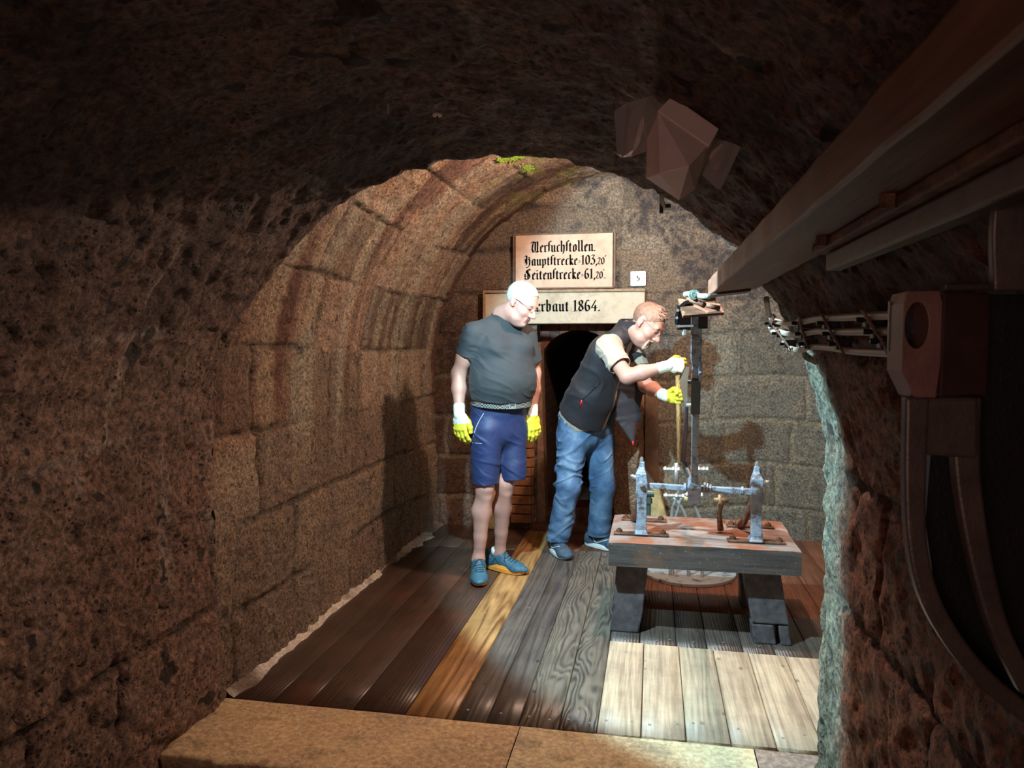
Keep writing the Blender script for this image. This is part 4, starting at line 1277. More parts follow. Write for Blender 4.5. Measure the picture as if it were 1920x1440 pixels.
# splice bars bolted underneath, nearer the viewer
bm = bmesh.new()
bar(bm, (0.290, 1.42, PZ0 - 0.009), (0.290, 0.55, PZ0 - 0.009), 0.030, 0.016)
bobj('splice_bar', bm, M_rust, rod, bevel=0.003)
bm = bmesh.new()
bar(bm, (0.305, 1.38, PZ0 - 0.034), (0.305, 0.60, PZ0 - 0.034), 0.028, 0.030)
bobj('under_bar', bm, mat_plain('grey_brown_bar', (0.13, 0.095, 0.075), 0.5, 0.1, 0.3, 14, 0.3), rod, bevel=0.004)
for y in (1.30, 0.95):
    bm = bmesh.new(); nut(bm, (0.268, y, PZ0 - 0.016), (0, 0, 1), 0.010, 0.02, 6); bobj('bolt', bm, M_rust, rod)
bm = bmesh.new()
hexa(bm, [Vector(q) for q in [(PX0 - 0.006, 2.86, PZ0 - 0.008), (PX1 - 0.02, 2.62, PZ0 - 0.008), (PX1 - 0.02, 2.50, PZ0 - 0.008), (PX0 - 0.006, 2.72, PZ0 - 0.008),
    (PX0 - 0.006, 2.86, PZ0 - 0.001), (PX1 - 0.02, 2.62, PZ0 - 0.001), (PX1 - 0.02, 2.50, PZ0 - 0.001), (PX0 - 0.006, 2.72, PZ0 - 0.001)]])
bobj('end_strap', bm, M_blk, rod)

# ------------------------------------------------------------------ dark crank frame close to the viewer on the right
M_dark = mat_plain('dark_crank_iron', (0.055, 0.040, 0.036), 0.5, 0.2, 0.35, 12, 0.3)
M_redp = mat_plain('dull_red_brown_casting', (0.22, 0.105, 0.085), 0.45, 0.1, 0.25, 18, 0.3)
fr = empty('crank_frame', (0.45, 0.85, 0.0), 'dark iron crank frame with drilled red brown block and curved hoop in the right foreground', 'machine')
FY = 0.80
def fp(px, py, dy=0.0): return at(px, py, FY + dy)
# drilled block
def plate_hole(bm, x0, x1, z0, z1, y0, y1, hc, hr, n=24):
    outer = []
    for k in range(n):
        t = 2 * PI * k / n
        c, s = math.cos(t), math.sin(t)
        kx = ((x1 if c > 0 else x0) - hc[0]) / c if abs(c) > 1e-6 else 1e9
        kz = ((z1 if s > 0 else z0) - hc[1]) / s if abs(s) > 1e-6 else 1e9
        q = min(kx, kz)
        outer.append((hc[0] + q * c, hc[1] + q * s))
    inner = [(hc[0] + hr[0] * math.cos(2 * PI * k / n), hc[1] + hr[1] * math.sin(2 * PI * k / n)) for k in range(n)]
    R_ = []
    for y in (y0, y1):
        R_.append(([bm.verts.new((a, y, b)) for a, b in outer], [bm.verts.new((a, y, b)) for a, b in inner]))
    (o0, i0), (o1, i1) = R_
    for k in range(n):
        l = (k + 1) % n
        bm.faces.new([o0[k], o0[l], i0[l], i0[k]]); bm.faces.new([o1[l], o1[k], i1[k], i1[l]])
        bm.faces.new([o0[l], o0[k], o1[k], o1[l]]); bm.faces.new([i0[k], i0[l], i1[l], i1[k]])
a = fp(1690, 745); b = fp(1768, 545); h = fp(1711, 610)
bm = bmesh.new()
plate_hole(bm, a.x, b.x, a.z, b.z, FY, FY + 0.05, (h.x + 0.004, h.z), (0.011, 0.023))
bobj('drilled_block', bm, M_redp, fr, bevel=0.003)
bm = bmesh.new(); box(bm, (h.x + 0.004, FY + 0.046, h.z), (0.026, 0.006, 0.052)); bobj('bore_shade', bm, M_blk, fr)  # black sheet added in the bore, standing in for its shade
bm = bmesh.new()
hexa(bm, [Vector((b.x + 0.001, FY + 0.003, a.z)), Vector((b.x + 0.055, FY + 0.03, a.z)), Vector((b.x + 0.055, FY + 0.06, a.z)), Vector((b.x + 0.001, FY + 0.05, a.z)),
          Vector((b.x + 0.001, FY + 0.003, b.z)), Vector((b.x + 0.055, FY + 0.03, b.z)), Vector((b.x + 0.055, FY + 0.06, b.z)), Vector((b.x + 0.001, FY + 0.05, b.z))])
bobj('block_cheek', bm, mat_plain('dark_red_cheek', (0.07, 0.035, 0.028), 0.5, 0.1, 0.3, 18), fr, bevel=0.003)
# hoop: cross bar and two straps curving away downward
def strap(pts, ws, name, mat, dy0=0.0, th=0.018):
    P = bez([fp(px, py, d) for px, py, d in pts], 8)
    bm = bmesh.new()
    n = len(P)
    prev = None
    for i, p in enumerate(P):
        w = np.interp(i / (n - 1), np.linspace(0, 1, len(ws)), ws)
        d = (P[min(i + 1, n - 1)] - P[max(0, i - 1)]).normalized()
        s = Vector((d.z, 0, -d.x)).normalized()
        cur = [bm.verts.new(p - s * w / 2), bm.verts.new(p + s * w / 2), bm.verts.new(p + s * w / 2 + Vector((0, th, 0))), bm.verts.new(p - s * w / 2 + Vector((0, th, 0)))]
        if prev:
            for k in range(4): bm.faces.new([prev[k], prev[(k + 1) % 4], cur[(k + 1) % 4], cur[k]])
        else: bm.faces.new(cur[::-1])
        prev = cur
    bm.faces.new(prev)
    return bobj(name, bm, mat, fr, bevel=0.003)
M_hoop = mat_plain('worn_grey_brown_iron', (0.11, 0.08, 0.065), 0.42, 0.3, 0.35, 20, 0.3)
strap([(1722, 745, 0), (1718, 900, 0), (1722, 1020, 0), (1745, 1120, 0), (1795, 1210, 0), (1860, 1285, 0), (1940, 1350, 0)], [0.022, 0.020, 0.018, 0.018, 0.018, 0.018, 0.018], 'hoop_strap', M_hoop)
strap([(1815, 745, 0.01), (1815, 870, 0.01), (1828, 980, 0.01), (1850, 1090, 0.01), (1880, 1190, 0.01), (1935, 1300, 0.01)], [0.026, 0.024, 0.022, 0.020, 0.018, 0.018], 'hoop_strap', M_hoop)
bm = bmesh.new()
p0 = fp(1706, 745); p1 = fp(1838, 745); q0 = fp(1706, 852); q1 = fp(1838, 862)
hexa(bm, [q0 + Vector((0, .002, 0)), q1 + Vector((0, .002, 0)), q1 + Vector((0, .02, 0)), q0 + Vector((0, .02, 0)), p0 + Vector((0, .002, 0)), p1 + Vector((0, .002, 0)), p1 + Vector((0, .02, 0)), p0 + Vector((0, .02, 0))])
bobj('hoop_bridge', bm, M_hoop, fr, bevel=0.004)
# dark side plate behind the block and the inner strap, and its post outside the hoop
def slab(pts, d0, d1, name, mat):
    bm = bmesh.new()
    va = [bm.verts.new(fp(a, b, d0)) for a, b in pts]; vb = [bm.verts.new(fp(a, b, d0) + Vector((0, d1 - d0, 0))) for a, b in pts]
    bm.faces.new(va); bm.faces.new(vb[::-1])
    for i in range(len(pts)): bm.faces.new([va[i], vb[i], vb[(i + 1) % len(pts)], va[(i + 1) % len(pts)]])
    return bobj(name, bm, mat, fr)
slab([(1775, 552), (1935, 552), (1935, 1290), (1895, 1205), (1862, 1100), (1840, 980), (1828, 860), (1826, 746), (1775, 746)], 0.062, 0.085, 'side_plate', M_blk)
bm = bmesh.new(); box(bm, (0.485, 0.90, 0.40), (0.09, 0.07, 1.46))
bobj('corner_post', bm, M_dark, fr, bevel=0.004)
bm = bmesh.new()
tri = [fp(1745, 850, 0.05), fp(1830, 850, 0.05), fp(1865, 1080, 0.05), fp(1935, 1290, 0.05), fp(1935, 1340, 0.05), fp(1800, 1205, 0.05), fp(1752, 1100, 0.05), fp(1735, 980, 0.05)]
va = [bm.verts.new(p) for p in tri]; vb = [bm.verts.new(p + Vector((0, 0.02, 0))) for p in tri]
bm.faces.new(va); bm.faces.new(vb[::-1])
for i in range(8): bm.faces.new([va[i], vb[i], vb[(i + 1) % 8], va[(i + 1) % 8]])
bobj('web_plate', bm, M_blk, fr)
# curved strap hanging from the beam to the frame
bm = bmesh.new()
P = bez([fp(1935, 285, -0.02), fp(1905, 345, -0.02), fp(1893, 430, -0.02), fp(1895, 545, -0.01)], 6)
prev = None
for i, p in enumerate(P):
    w = 0.014
    cur = [bm.verts.new(p + Vector((-w, 0, 0))), bm.verts.new(p + Vector((w, 0, 0))), bm.verts.new(p + Vector((w, 0.012, 0))), bm.verts.new(p + Vector((-w, 0.012, 0)))]
    if prev:
        for k in range(4): bm.faces.new([prev[k], prev[(k + 1) % 4], cur[(k + 1) % 4], cur[k]])
    else: bm.faces.new(cur[::-1])
    prev = cur
bm.faces.new(prev)
bobj('hanger_strap', bm, M_hoop, fr, bevel=0.002)
bm = bmesh.new()
hexa(bm, [fp(1770, 545, .0), fp(1990, 545, .0), fp(1990, 545, .10), fp(1770, 545, .10), fp(1772, 530, .0), fp(1990, 530, .0), fp(1990, 530, .10), fp(1772, 530, .10)])
bobj('cap_plate', bm, M_dark, fr, bevel=0.002)

# ------------------------------------------------------------------ cables with clamps on the near right wall
def wall_hit(px, py, r):
    """point on the near vault cylinder of radius r seen at the pixel"""
    d = at(px, py, 1.0) - CAM
    o = Vector((CAM.x - XC1, CAM.z - ZC1)); k = Vector((d.x, d.z))
    a = k.dot(k); b = 2 * o.dot(k); c = o.dot(o) - r * r
    t = (-b + math.sqrt(b * b - 4 * a * c)) / (2 * a)
    return CAM + d * t
M_cab = mat_plain('grey_cable_sheath', (0.36, 0.30, 0.24), 0.4, 0, 0.08, 20)
RR = R1 - 0.028
cabs = [('topmost of the three grey cables clamped along the right wall', [(1437, 560), (1441, 585), (1450, 600), (1475, 606), (1500, 604), (1535, 597), (1580, 595), (1640, 592), (1700, 590), (1780, 588)]),
        ('middle one of the three grey cables clamped along the right wall', [(1444, 612), (1450, 622), (1462, 622), (1475, 626), (1500, 628), (1530, 621), (1580, 622), (1640, 621), (1700, 621), (1780, 621)]),
        ('lowest of the three grey cables clamped along the right wall', [(1470, 642), (1480, 652), (1500, 657), (1520, 650), (1560, 652), (1600, 658), (1650, 661), (1700, 662), (1780, 664)])]
for lb, pts in cabs:
    bm = bmesh.new()
    tube(bm, bez([wall_hit(a, b, RR) for a, b in pts], 4), 0.0085, 10)
    tag(bobj('cable', bm, M_cab, smooth=True), lb, 'cable', 'cables on the right wall')
lab = ['rusted cable bracket at the arch edge, first from the end wall', 'rusted cable bracket on the right wall, second from the arch edge', 'rusted cable bracket on the right wall, third from the arch edge', 'rusted cable bracket on the right wall, next to the drilled block']
for i, tr in enumerate([[(1452, 592), (1446, 606), (1460, 625), (1475, 645), (1482, 655)], [(1498, 592), (1500, 606), (1506, 626), (1513, 645), (1518, 655)], [(1540, 588), (1550, 606), (1560, 626), (1572, 645), (1582, 664)], [(1617, 580), (1628, 600), (1642, 622), (1655, 640), (1668, 668)]]):
    t = empty('cable_bracket', wall_hit(*tr[2], RR), lb, 'bracket', 'cable brackets on the right wall')
    t['label'] = lab[i]
    P = bez([wall_hit(a, b, RR - 0.012) for a, b in tr], 4)
    bm = bmesh.new()
    for a, b in zip(P, P[1:]): bar(bm, a, b, 0.012, 0.004, up=Vector((-0.8, 0, -0.5)))
    bobj('strap', bm, M_rust, t)
    for k, (cx, cy) in enumerate((tr[1], tr[2], tr[3])):
        bm = bmesh.new(); p = wall_hit(cx, cy, RR - 0.004)
        box(bm, p + Vector((0.01, 0, 0)), (0.035, 0.024, 0.026)); nut(bm, p + Vector((-0.008, 0, 0.0)), (-1, 0, 0), 0.006, 0.014, 6)
        bobj('clamp', bm, M_blk, t, bevel=0.002)

# ------------------------------------------------------------------ floodlight hanging in front of the arch
LY = 1.50
lamp = empty('floodlight', at(1275, 270, LY), 'pinkish grey faceted floodlight housing with clear shield panels under the vault', 'floodlight')
def lp(px, py, dy=0.0): return at(px, py, LY + dy)
M_house = mat_plain('pinkish_grey_housing', (0.90, 0.66, 0.60), 0.38, 0.05, 0.06, 20)
def hull(pts, name, mat, parent, bevel=0.0):
    bm = bmesh.new()
    for p in pts: bm.verts.new(p)
    bmesh.ops.convex_hull(bm, input=bm.verts)
    bmesh.ops.delete(bm, geom=[v_ for v_ in bm.verts if not v_.link_faces], context='VERTS')
    bmesh.ops.dissolve_limit(bm, angle_limit=0.05, verts=bm.verts, edges=bm.edges)
    return bobj(name, bm, mat, parent, bevel=bevel)
hull([lp(1234, 212, .0), lp(1327, 274, .0), lp(1292, 312, -.035), lp(1237, 326, -.030), lp(1211, 334, .05), lp(1273, 376, .05), lp(1303, 356, .07), lp(1213, 260, .04), lp(1346, 246, .07), lp(1260, 186, .07)], 'housing', M_house, lamp, 0.0015)
hull([lp(1260, 180, .012), lp(1348, 241, .012), lp(1329, 275, -.002), lp(1232, 208, -.002), lp(1262, 184, .09), lp(1348, 246, .09), lp(1231, 212, .01), lp(1328, 279, .01)], 'lid', mat_plain('lighter_lid', (0.95, 0.72, 0.62), 0.4, 0.05, 0.05, 20), lamp, 0.002)
bm = bmesh.new(); bar(bm, lp(1277, 252, -.009), lp(1254, 282, -.021), 0.003, 0.002); nut(bm, lp(1254, 281, -.021), (0, -1, 0), 0.002, 0.002, 8)
bobj('seam', bm, M_house, lamp)
M_gl = D.materials.new('clear_shield_plastic')
nt, bs = nodes(M_gl)
bs.inputs['Base Color'].default_value = (0.80, 0.72, 0.68, 1)
bs.inputs['Roughness'].default_value = 0.06
bs.inputs['Transmission Weight'].default_value = 0.66
bs.inputs['IOR'].default_value = 1.45
bs.inputs['Specular IOR Level'].default_value = 1.0
def panel(pts, name, rnd=None):
    P = [lp(*p) for p in pts]
    n_ = (P[1] - P[0]).cross(P[2] - P[0]).normalized()
    if n_.y > 0: n_ = -n_
    bm = bmesh.new()
    a = [bm.verts.new(p) for p in P]; b = [bm.verts.new(p - n_ * 0.003) for p in P]
    bm.faces.new(a); bm.faces.new(b[::-1])
    for i in range(len(P)): bm.faces.new([a[i], b[i], b[(i + 1) % len(P)], a[(i + 1) % len(P)]])
    return bobj(name, bm, M_gl, lamp)
panel([(1156, 205, .03), (1176, 193, .035), (1213, 182, .05), (1234, 212, .08), (1213, 262, .07), (1211, 284, .06), (1185, 294, .045), (1166, 296, .035), (1158, 290, .03), (1153, 212, .028)], 'shield_panel')
panel([(1213, 182, .05), (1256, 169, .095), (1264, 168, .10), (1350, 233, .10), (1346, 246, .10), (1260, 186, .10), (1234, 212, .075)], 'shield_panel')
panel([(1350, 233, .10), (1384, 257, .06), (1390, 266, .055), (1388, 275, .055), (1350, 355, .03), (1345, 355, .03), (1316, 328, .06), (1346, 246, .10)], 'shield_panel')
bm = bmesh.new()
tube(bm, [lp(1262, 170, .11), lp(1266, 150, .20)], 0.008, 10)
bobj('hanger', bm, M_dark, lamp, smooth=True)
# bracket at the arch edge just below the floodlight
t = empty('rim_bracket', at(1243, 380, 2.50), 'small dark bracket with a bent pipe fixed to the lit arch edge below the floodlight', 'bracket')
bm = bmesh.new(); tube(bm, bez([at(1241, 362, 2.42), at(1241, 375, 2.44), at(1244, 386, 2.47)], 4), 0.0075, 8); bobj('pipe', bm, M_cab, t, smooth=True)
bm = bmesh.new(); box(bm, at(1247, 388, 2.49), (0.035, 0.04, 0.012)); box(bm, at(1240, 388, 2.47), (0.012, 0.012, 0.04)); bobj('clip', bm, M_blk, t)

# hook and peg in the near vault crown
t = empty('ceiling_hook', at(820, 215, 1.70), 'small rusty ceiling hook with a round pale rosette in the dark vault', 'hook')
def crown(px, py, r=R1 - 0.022): return wall_hit(px, py, r)
bm = bmesh.new(); c0 = crown(820, 214); nut(bm, c0, Vector((XC1 - c0.x, 0, ZC1 - c0.z)), 0.013, 0.005, 16); bobj('rosette', bm, mat_plain('pale_rosette', (0.85, 0.70, 0.58), 0.5), t)
bm = bmesh.new(); tube(bm, bez([c0, c0 + Vector((0, 0.004, -0.016)), c0 + Vector((0.008, 0.006, -0.024)), c0 + Vector((0.012, 0.004, -0.014))], 4), 0.0028, 8); bobj('hook', bm, M_rust, t, smooth=True)
c1 = crown(728, 195)
bm = bmesh.new(); tube(bm, [c1, c1 + Vector((0.0, 0, -0.024))], 0.003, 8)
tag(bobj('iron_peg', bm, mat_plain('pale_peg', (0.42, 0.34, 0.27), 0.5)), 'thin pale peg hanging from the dark vault left of the hook', 'peg')

# moss on the chamber crown
def chit(px, py, r):
    d = at(px, py, 1.0) - CAM
    o = Vector((CAM.x - XC2, CAM.z - ZC2)); k = Vector((d.x, d.z))
    a = k.dot(k); b = 2 * o.dot(k); c = o.dot(o) - r * r
    return CAM + d * ((-b + math.sqrt(b * b - 4 * a * c)) / (2 * a))
M_moss = mat_plain('bright_moss', (0.20, 0.34, 0.03), 0.8, var=0.4, vscale=60)
random.seed(3)
for lb, spots in (('larger patch of bright green moss on the chamber vault crown', [(958, 296, 16), (975, 293, 10), (942, 300, 10)]), ('small tuft of bright green moss just right below the larger moss patch', [(985, 312, 11), (990, 318, 7)])):
    bm = bmesh.new()
    for (px, py, s) in spots:
        for k in range(70):
            p = chit(px + random.gauss(0, s * 0.45), py + random.gauss(0, s * 0.18), R2 - 0.008)
            r = random.uniform(0.004, 0.010)
            m = Matrix.Translation(p) @ Matrix.Diagonal((r, r * 1.6, r, 1))
            bmesh.ops.create_icosphere(bm, subdivisions=1, radius=1, matrix=m)
    tag(bobj('moss', bm, M_moss), lb, 'moss', kind='stuff')
# ------------------------------------------------------------------ signed distance modelling for bodies and clothes
def V3(*a): return np.array(a, dtype=np.float64)
def nrm(v): v = np.asarray(v, dtype=np.float64); return v / np.linalg.norm(v)
class Field:
    def __init__(s, lo, hi, h):
        s.lo = np.array(lo, float); s.h = h
        s.n = np.ceil((np.array(hi) - s.lo) / h).astype(int) + 1
        s.F = np.full(s.n, 0.5, dtype=np.float32)
        s.ax = [s.lo[i] + h * np.arange(s.n[i]) for i in range(3)]
    def loc(s, lo, hi, m):
        a = np.clip(np.floor((np.array(lo) - m - s.lo) / s.h).astype(int), 0, s.n)
        b = np.clip(np.ceil((np.array(hi) + m - s.lo) / s.h).astype(int) + 1, 0, s.n)
        if (b <= a).any(): return None, None
        sl = tuple(slice(a[i], b[i]) for i in range(3))
        X, Y, Z = np.meshgrid(*[s.ax[i][sl[i]] for i in range(3)], indexing='ij')
        return sl, np.stack([X, Y, Z], -1)
    def put(s, sl, d, k, sub):
        A = s.F[sl]
        if sub:
            d = -d
            if k > 0:
                h = np.maximum(k - np.abs(A - d), 0) / k
                s.F[sl] = np.maximum(A, d) + h * h * k * 0.25
            else: s.F[sl] = np.maximum(A, d)
        else:
            if k > 0:
                h = np.maximum(k - np.abs(A - d), 0) / k
                s.F[sl] = np.minimum(A, d) - h * h * k * 0.25
            else: s.F[sl] = np.minimum(A, d)
    def cap(s, a, b, ra, rb=None, k=0.01, sub=False, cut=None):
        rb = ra if rb is None else rb
        a = np.array(a, float); b = np.array(b, float)
        R = max(ra, rb)
        sl, P = s.loc(np.minimum(a, b) - R, np.maximum(a, b) + R, k + 3 * s.h)
        if sl is None: return
        ab = b - a; t = np.clip(((P - a) @ ab) / max(ab @ ab, 1e-12), 0, 1)
        d = np.linalg.norm(P - a - t[..., None] * ab, axis=-1) - (ra + (rb - ra) * t)
        for c in (cut or []): d = np.maximum(d, (P - np.array(c[0])) @ nrm(c[1]))
        s.put(sl, d, k, sub)
    def ell(s, c, r, M=None, k=0.01, sub=False, cut=None):
        c = np.array(c, float); r = np.array(r, float)
        R = r.max()
        sl, P = s.loc(c - R, c + R, k + 3 * s.h)
        if sl is None: return
        q = P - c
        if M is not None: q = q @ np.asarray(M)          # columns of M = local axes
        k0 = np.linalg.norm(q / r, axis=-1); k1 = np.linalg.norm(q / (r * r), axis=-1)
        d = k0 * (k0 - 1) / np.maximum(k1, 1e-9)
        for cc in (cut or []): d = np.maximum(d, (P - np.array(cc[0])) @ nrm(cc[1]))
        s.put(sl, d, k, sub)
    def ecap(s, a, b, xd, ra, rb, k=0.02, sub=False, cut=None, end=1.0):
        """capsule with elliptic section; xd = first section axis, ra/rb = (rx, ry) at a and b"""
        a = np.array(a, float); b = np.array(b, float)
        L = np.linalg.norm(b - a); z = (b - a) / L
        x = np.array(xd, float); x = nrm(x - z * (x @ z)); y = np.cross(z, x)
        R = max(*ra, *rb)
        sl, P = s.loc(np.minimum(a, b) - R, np.maximum(a, b) + R, k + 3 * s.h)
        if sl is None: return
        q = P - a
        qx, qy, qz = q @ x, q @ y, q @ z
        t = np.clip(qz / L, 0, 1)
        rx = ra[0] + (rb[0] - ra[0]) * t; ry = ra[1] + (rb[1] - ra[1]) * t
        ez = (qz - t * L) / (np.minimum(rx, ry) * end)
        g = np.sqrt((qx / rx) ** 2 + (qy / ry) ** 2 + ez ** 2)
        d = (g - 1) * np.minimum(rx, ry)
        for c in (cut or []): d = np.maximum(d, (P - np.array(c[0])) @ nrm(c[1]))
        s.put(sl, d, k, sub)
    def mesh(s):
        F = s.F
        sg = F < 0
        nx, ny, nz = F.shape
        c = np.zeros((nx - 1, ny - 1, nz - 1), dtype=np.int8)
        for i in (0, 1):
            for j in (0, 1):
                for k in (0, 1):
                    c += sg[i:nx - 1 + i, j:ny - 1 + j, k:nz - 1 + k]
        act = (c > 0) & (c < 8)
        idx = np.full(act.shape, -1, dtype=np.int64)
        I = np.argwhere(act)
        idx[act] = np.arange(len(I))
        acc = np.zeros((len(I), 3)); cnt = np.zeros(len(I))
        corners = [(i, j, k) for i in (0, 1) for j in (0, 1) for k in (0, 1)]
        for a in corners:
            for ax in range(3):
                if a[ax] == 0:
                    b = list(a); b[ax] = 1
                    fa = F[I[:, 0] + a[0], I[:, 1] + a[1], I[:, 2] + a[2]]; fb = F[I[:, 0] + b[0], I[:, 1] + b[1], I[:, 2] + b[2]]
                    m = (fa < 0) != (fb < 0)
                    t = np.where(m, fa / np.where(m, fa - fb, 1), 0)
                    p = np.tile(np.array(a, float), (len(I), 1)); p[:, ax] += t
                    acc += p * m[:, None]; cnt += m
        V = s.lo + s.h * (I + acc / cnt[:, None])
        quads = []
        for ax in range(3):
            u, v = [(1, 2), (2, 0), (0, 1)][ax]
            s0 = [slice(1, -1)] * 3; s0[ax] = slice(0, F.shape[ax] - 1)
            s1 = list(s0); s1[ax] = slice(1, F.shape[ax])
            A = sg[tuple(s0)]; B = sg[tuple(s1)]
            E = np.argwhere(A != B)
            if not len(E): continue
            inside = A[E[:, 0], E[:, 1], E[:, 2]]
            base = E.copy()
            off = np.array([1, 1, 1]); off[ax] = 0
            base = base + off
            def g(du, dv):
                q = base.copy(); q[:, u] -= du; q[:, v] -= dv
                return idx[q[:, 0], q[:, 1], q[:, 2]]
            q = np.stack([g(1, 1), g(0, 1), g(0, 0), g(1, 0)], -1)
            q = np.where(inside[:, None], q, q[:, ::-1])
            quads.append(q)
        Q = np.concatenate(quads)
        Q = Q[(Q >= 0).all(1)]
        return V, Q
    def normals(s, V):
        q = (V - s.lo) / s.h
        g = []
        for ax in range(3):
            e = np.zeros(3); e[ax] = 1.0
            g.append(s.samp(q + e) - s.samp(q - e))
        g = np.stack(g, -1)
        return g / np.maximum(np.linalg.norm(g, axis=1, keepdims=True), 1e-9)
    def samp(s, q):
        i = np.clip(np.floor(q).astype(int), 0, s.n - 2); t = np.clip(q - i, 0, 1)
        r = 0
        for a in (0, 1):
            for b in (0, 1):
                for c in (0, 1):
                    w = (t[:, 0] if a else 1 - t[:, 0]) * (t[:, 1] if b else 1 - t[:, 1]) * (t[:, 2] if c else 1 - t[:, 2])
                    r = r + w * s.F[i[:, 0] + a, i[:, 1] + b, i[:, 2] + c]
        return r

def field_obj(name, fld, mat, parent=None, disp=None, color=None, matf=None):
    V, Q = fld.mesh()
    if disp is not None:
        n = fld.normals(V)
        V = V + n * disp(V, n)[:, None]
    col = color(V) if color is not None else None
    mi = matf(V[Q].mean(1)) if matf is not None else None
    return mesh_np(name, V, Q, mat, parent, smooth=True, color=col, matidx=mi)

from mathutils.bvhtree import BVHTree
def onto(o, px, py, lift=0.002):
    """nearest point of the garment's near surface on the sight line"""
    me = o.data
    if 'bvh' not in onto.__dict__: onto.bvh = {}
    if o.name not in onto.bvh:
        n = len(me.vertices); co = np.empty(n * 3, dtype=np.float32); me.vertices.foreach_get('co', co)
        onto.bvh[o.name] = BVHTree.FromPolygons([tuple(c) for c in co.reshape(-1, 3)], [tuple(p.vertices) for p in me.polygons])
    d = (at(px, py, 1.0) - CAM).normalized()
    h = onto.bvh[o.name].ray_cast(CAM, d)
    return (h[0] - d * lift) if h[0] is not None else at(px, py, 4.3)
def w3(px, py, Y): return np.array(at(px, py, Y))

# ---- people's materials
def mat_skin(name):
    m = D.materials.new(name)
    nt, bs = nodes(m)
    a = N(nt, 'ShaderNodeAttribute', attribute_name='tone')
    n = noise(nt, coords(nt), 45, 4)
    c = mixc(nt, 0.25, a.outputs['Color'], ramp(nt, n, [(0.3, (0.40, 0.36, 0.36)), (0.7, (0.6, 0.58, 0.57))]), 'OVERLAY')
    nt.links.new(c, bs.inputs['Base Color'])
    bs.inputs['Roughness'].default_value = 0.5
    bs.inputs['Subsurface Weight'].default_value = 0.12
    bs.inputs['Subsurface Radius'].default_value = (0.02, 0.008, 0.004)
    bs.inputs['Subsurface Scale'].default_value = 0.5
    return m
M_skin = mat_skin('fair_skin')
def mat_cloth(name, col, rough=0.85, weave=900, bmp=0.25, var=0.12, sheen=0.2):
    m = D.materials.new(name)
    nt, bs = nodes(m)
    v = coords(nt)
    n = noise(nt, v, 9, 5, 0.6)
    nt.links.new(ramp(nt, n, [(0.3, tuple(c * (1 - var) for c in col)), (0.7, tuple(min(1, c * (1 + var)) for c in col))]), bs.inputs['Base Color'])
    bs.inputs['Roughness'].default_value = rough
    bs.inputs['Sheen Weight'].default_value = sheen
    b = bump(nt, noise(nt, v, weave, 2), bs, bmp, 0.001)
    bump(nt, noise(nt, v, 22, 4, 0.5, 0.6), bs, 0.35, 0.008, b)
    return m
M_tee = mat_cloth('charcoal_cotton', (0.026, 0.031, 0.036), sheen=0.03)
M_short = mat_cloth('navy_softshell', (0.014, 0.026, 0.095), 0.6, 700, 0.2, 0.10, 0.02)
M_vest = mat_cloth('black_softshell', (0.018, 0.016, 0.021), 0.7, 700, 0.2, 0.12, 0.04)
M_beige = mat_cloth('beige_cotton', (0.40, 0.32, 0.25), 0.85)
def mat_denim():
    m = D.materials.new('faded_blue_denim')
    nt, bs = nodes(m)
    v = coords(nt)
    n = noise(nt, v, 7, 6, 0.6, 0.3); nf = noise(nt, coords(nt, (500, 500, 90)), 1.0, 3)
    c = ramp(nt, n, [(0.34, (0.035, 0.075, 0.160)), (0.52, (0.075, 0.150, 0.275)), (0.68, (0.17, 0.27, 0.40))])
    c = mixc(nt, 0.4, c, ramp(nt, nf, [(0.35, (0.36, 0.36, 0.36)), (0.65, (0.68, 0.68, 0.68))]), 'OVERLAY')
    nt.links.new(c, bs.inputs['Base Color']); bs.inputs['Roughness'].default_value = 0.85
    b = bump(nt, nf, bs, 0.2, 0.001); bump(nt, noise(nt, v, 18, 4, 0.5, 0.8), bs, 0.45, 0.01, b)
    return m
M_denim = mat_denim()
M_gy = mat_plain('yellow_rubber_coating', (0.74, 0.66, 0.05), 0.45, 0, 0.12, 60, 0.4, 300)
M_gw = mat_cloth('white_knit_glove', (0.78, 0.80, 0.66), 0.9, 500, 0.5, 0.06)
M_white_hair = mat_plain('white_hair', (0.46, 0.46, 0.45), 0.6, 0, 0.25, 60, 0.8, 160)
M_red_hair = mat_plain('reddish_grey_hair', (0.25, 0.145, 0.105), 0.55, 0, 0.35, 60, 1.0, 140)
M_goat = mat_plain('grey_brown_beard', (0.42, 0.34, 0.27), 0.7, 0, 0.25, 90, 0.9, 200)
M_wire = mat_plain('dark_spectacle_wire', (0.06, 0.06, 0.07), 0.3, 0.7)
M_lens = D.materials.new('spectacle_glass')
nt, bs = nodes(M_lens)
bs.inputs['Base Color'].default_value = (0.95, 0.97, 0.97, 1); bs.inputs['Transmission Weight'].default_value = 1.0
bs.inputs['Roughness'].default_value = 0.03; bs.inputs['IOR'].default_value = 1.12

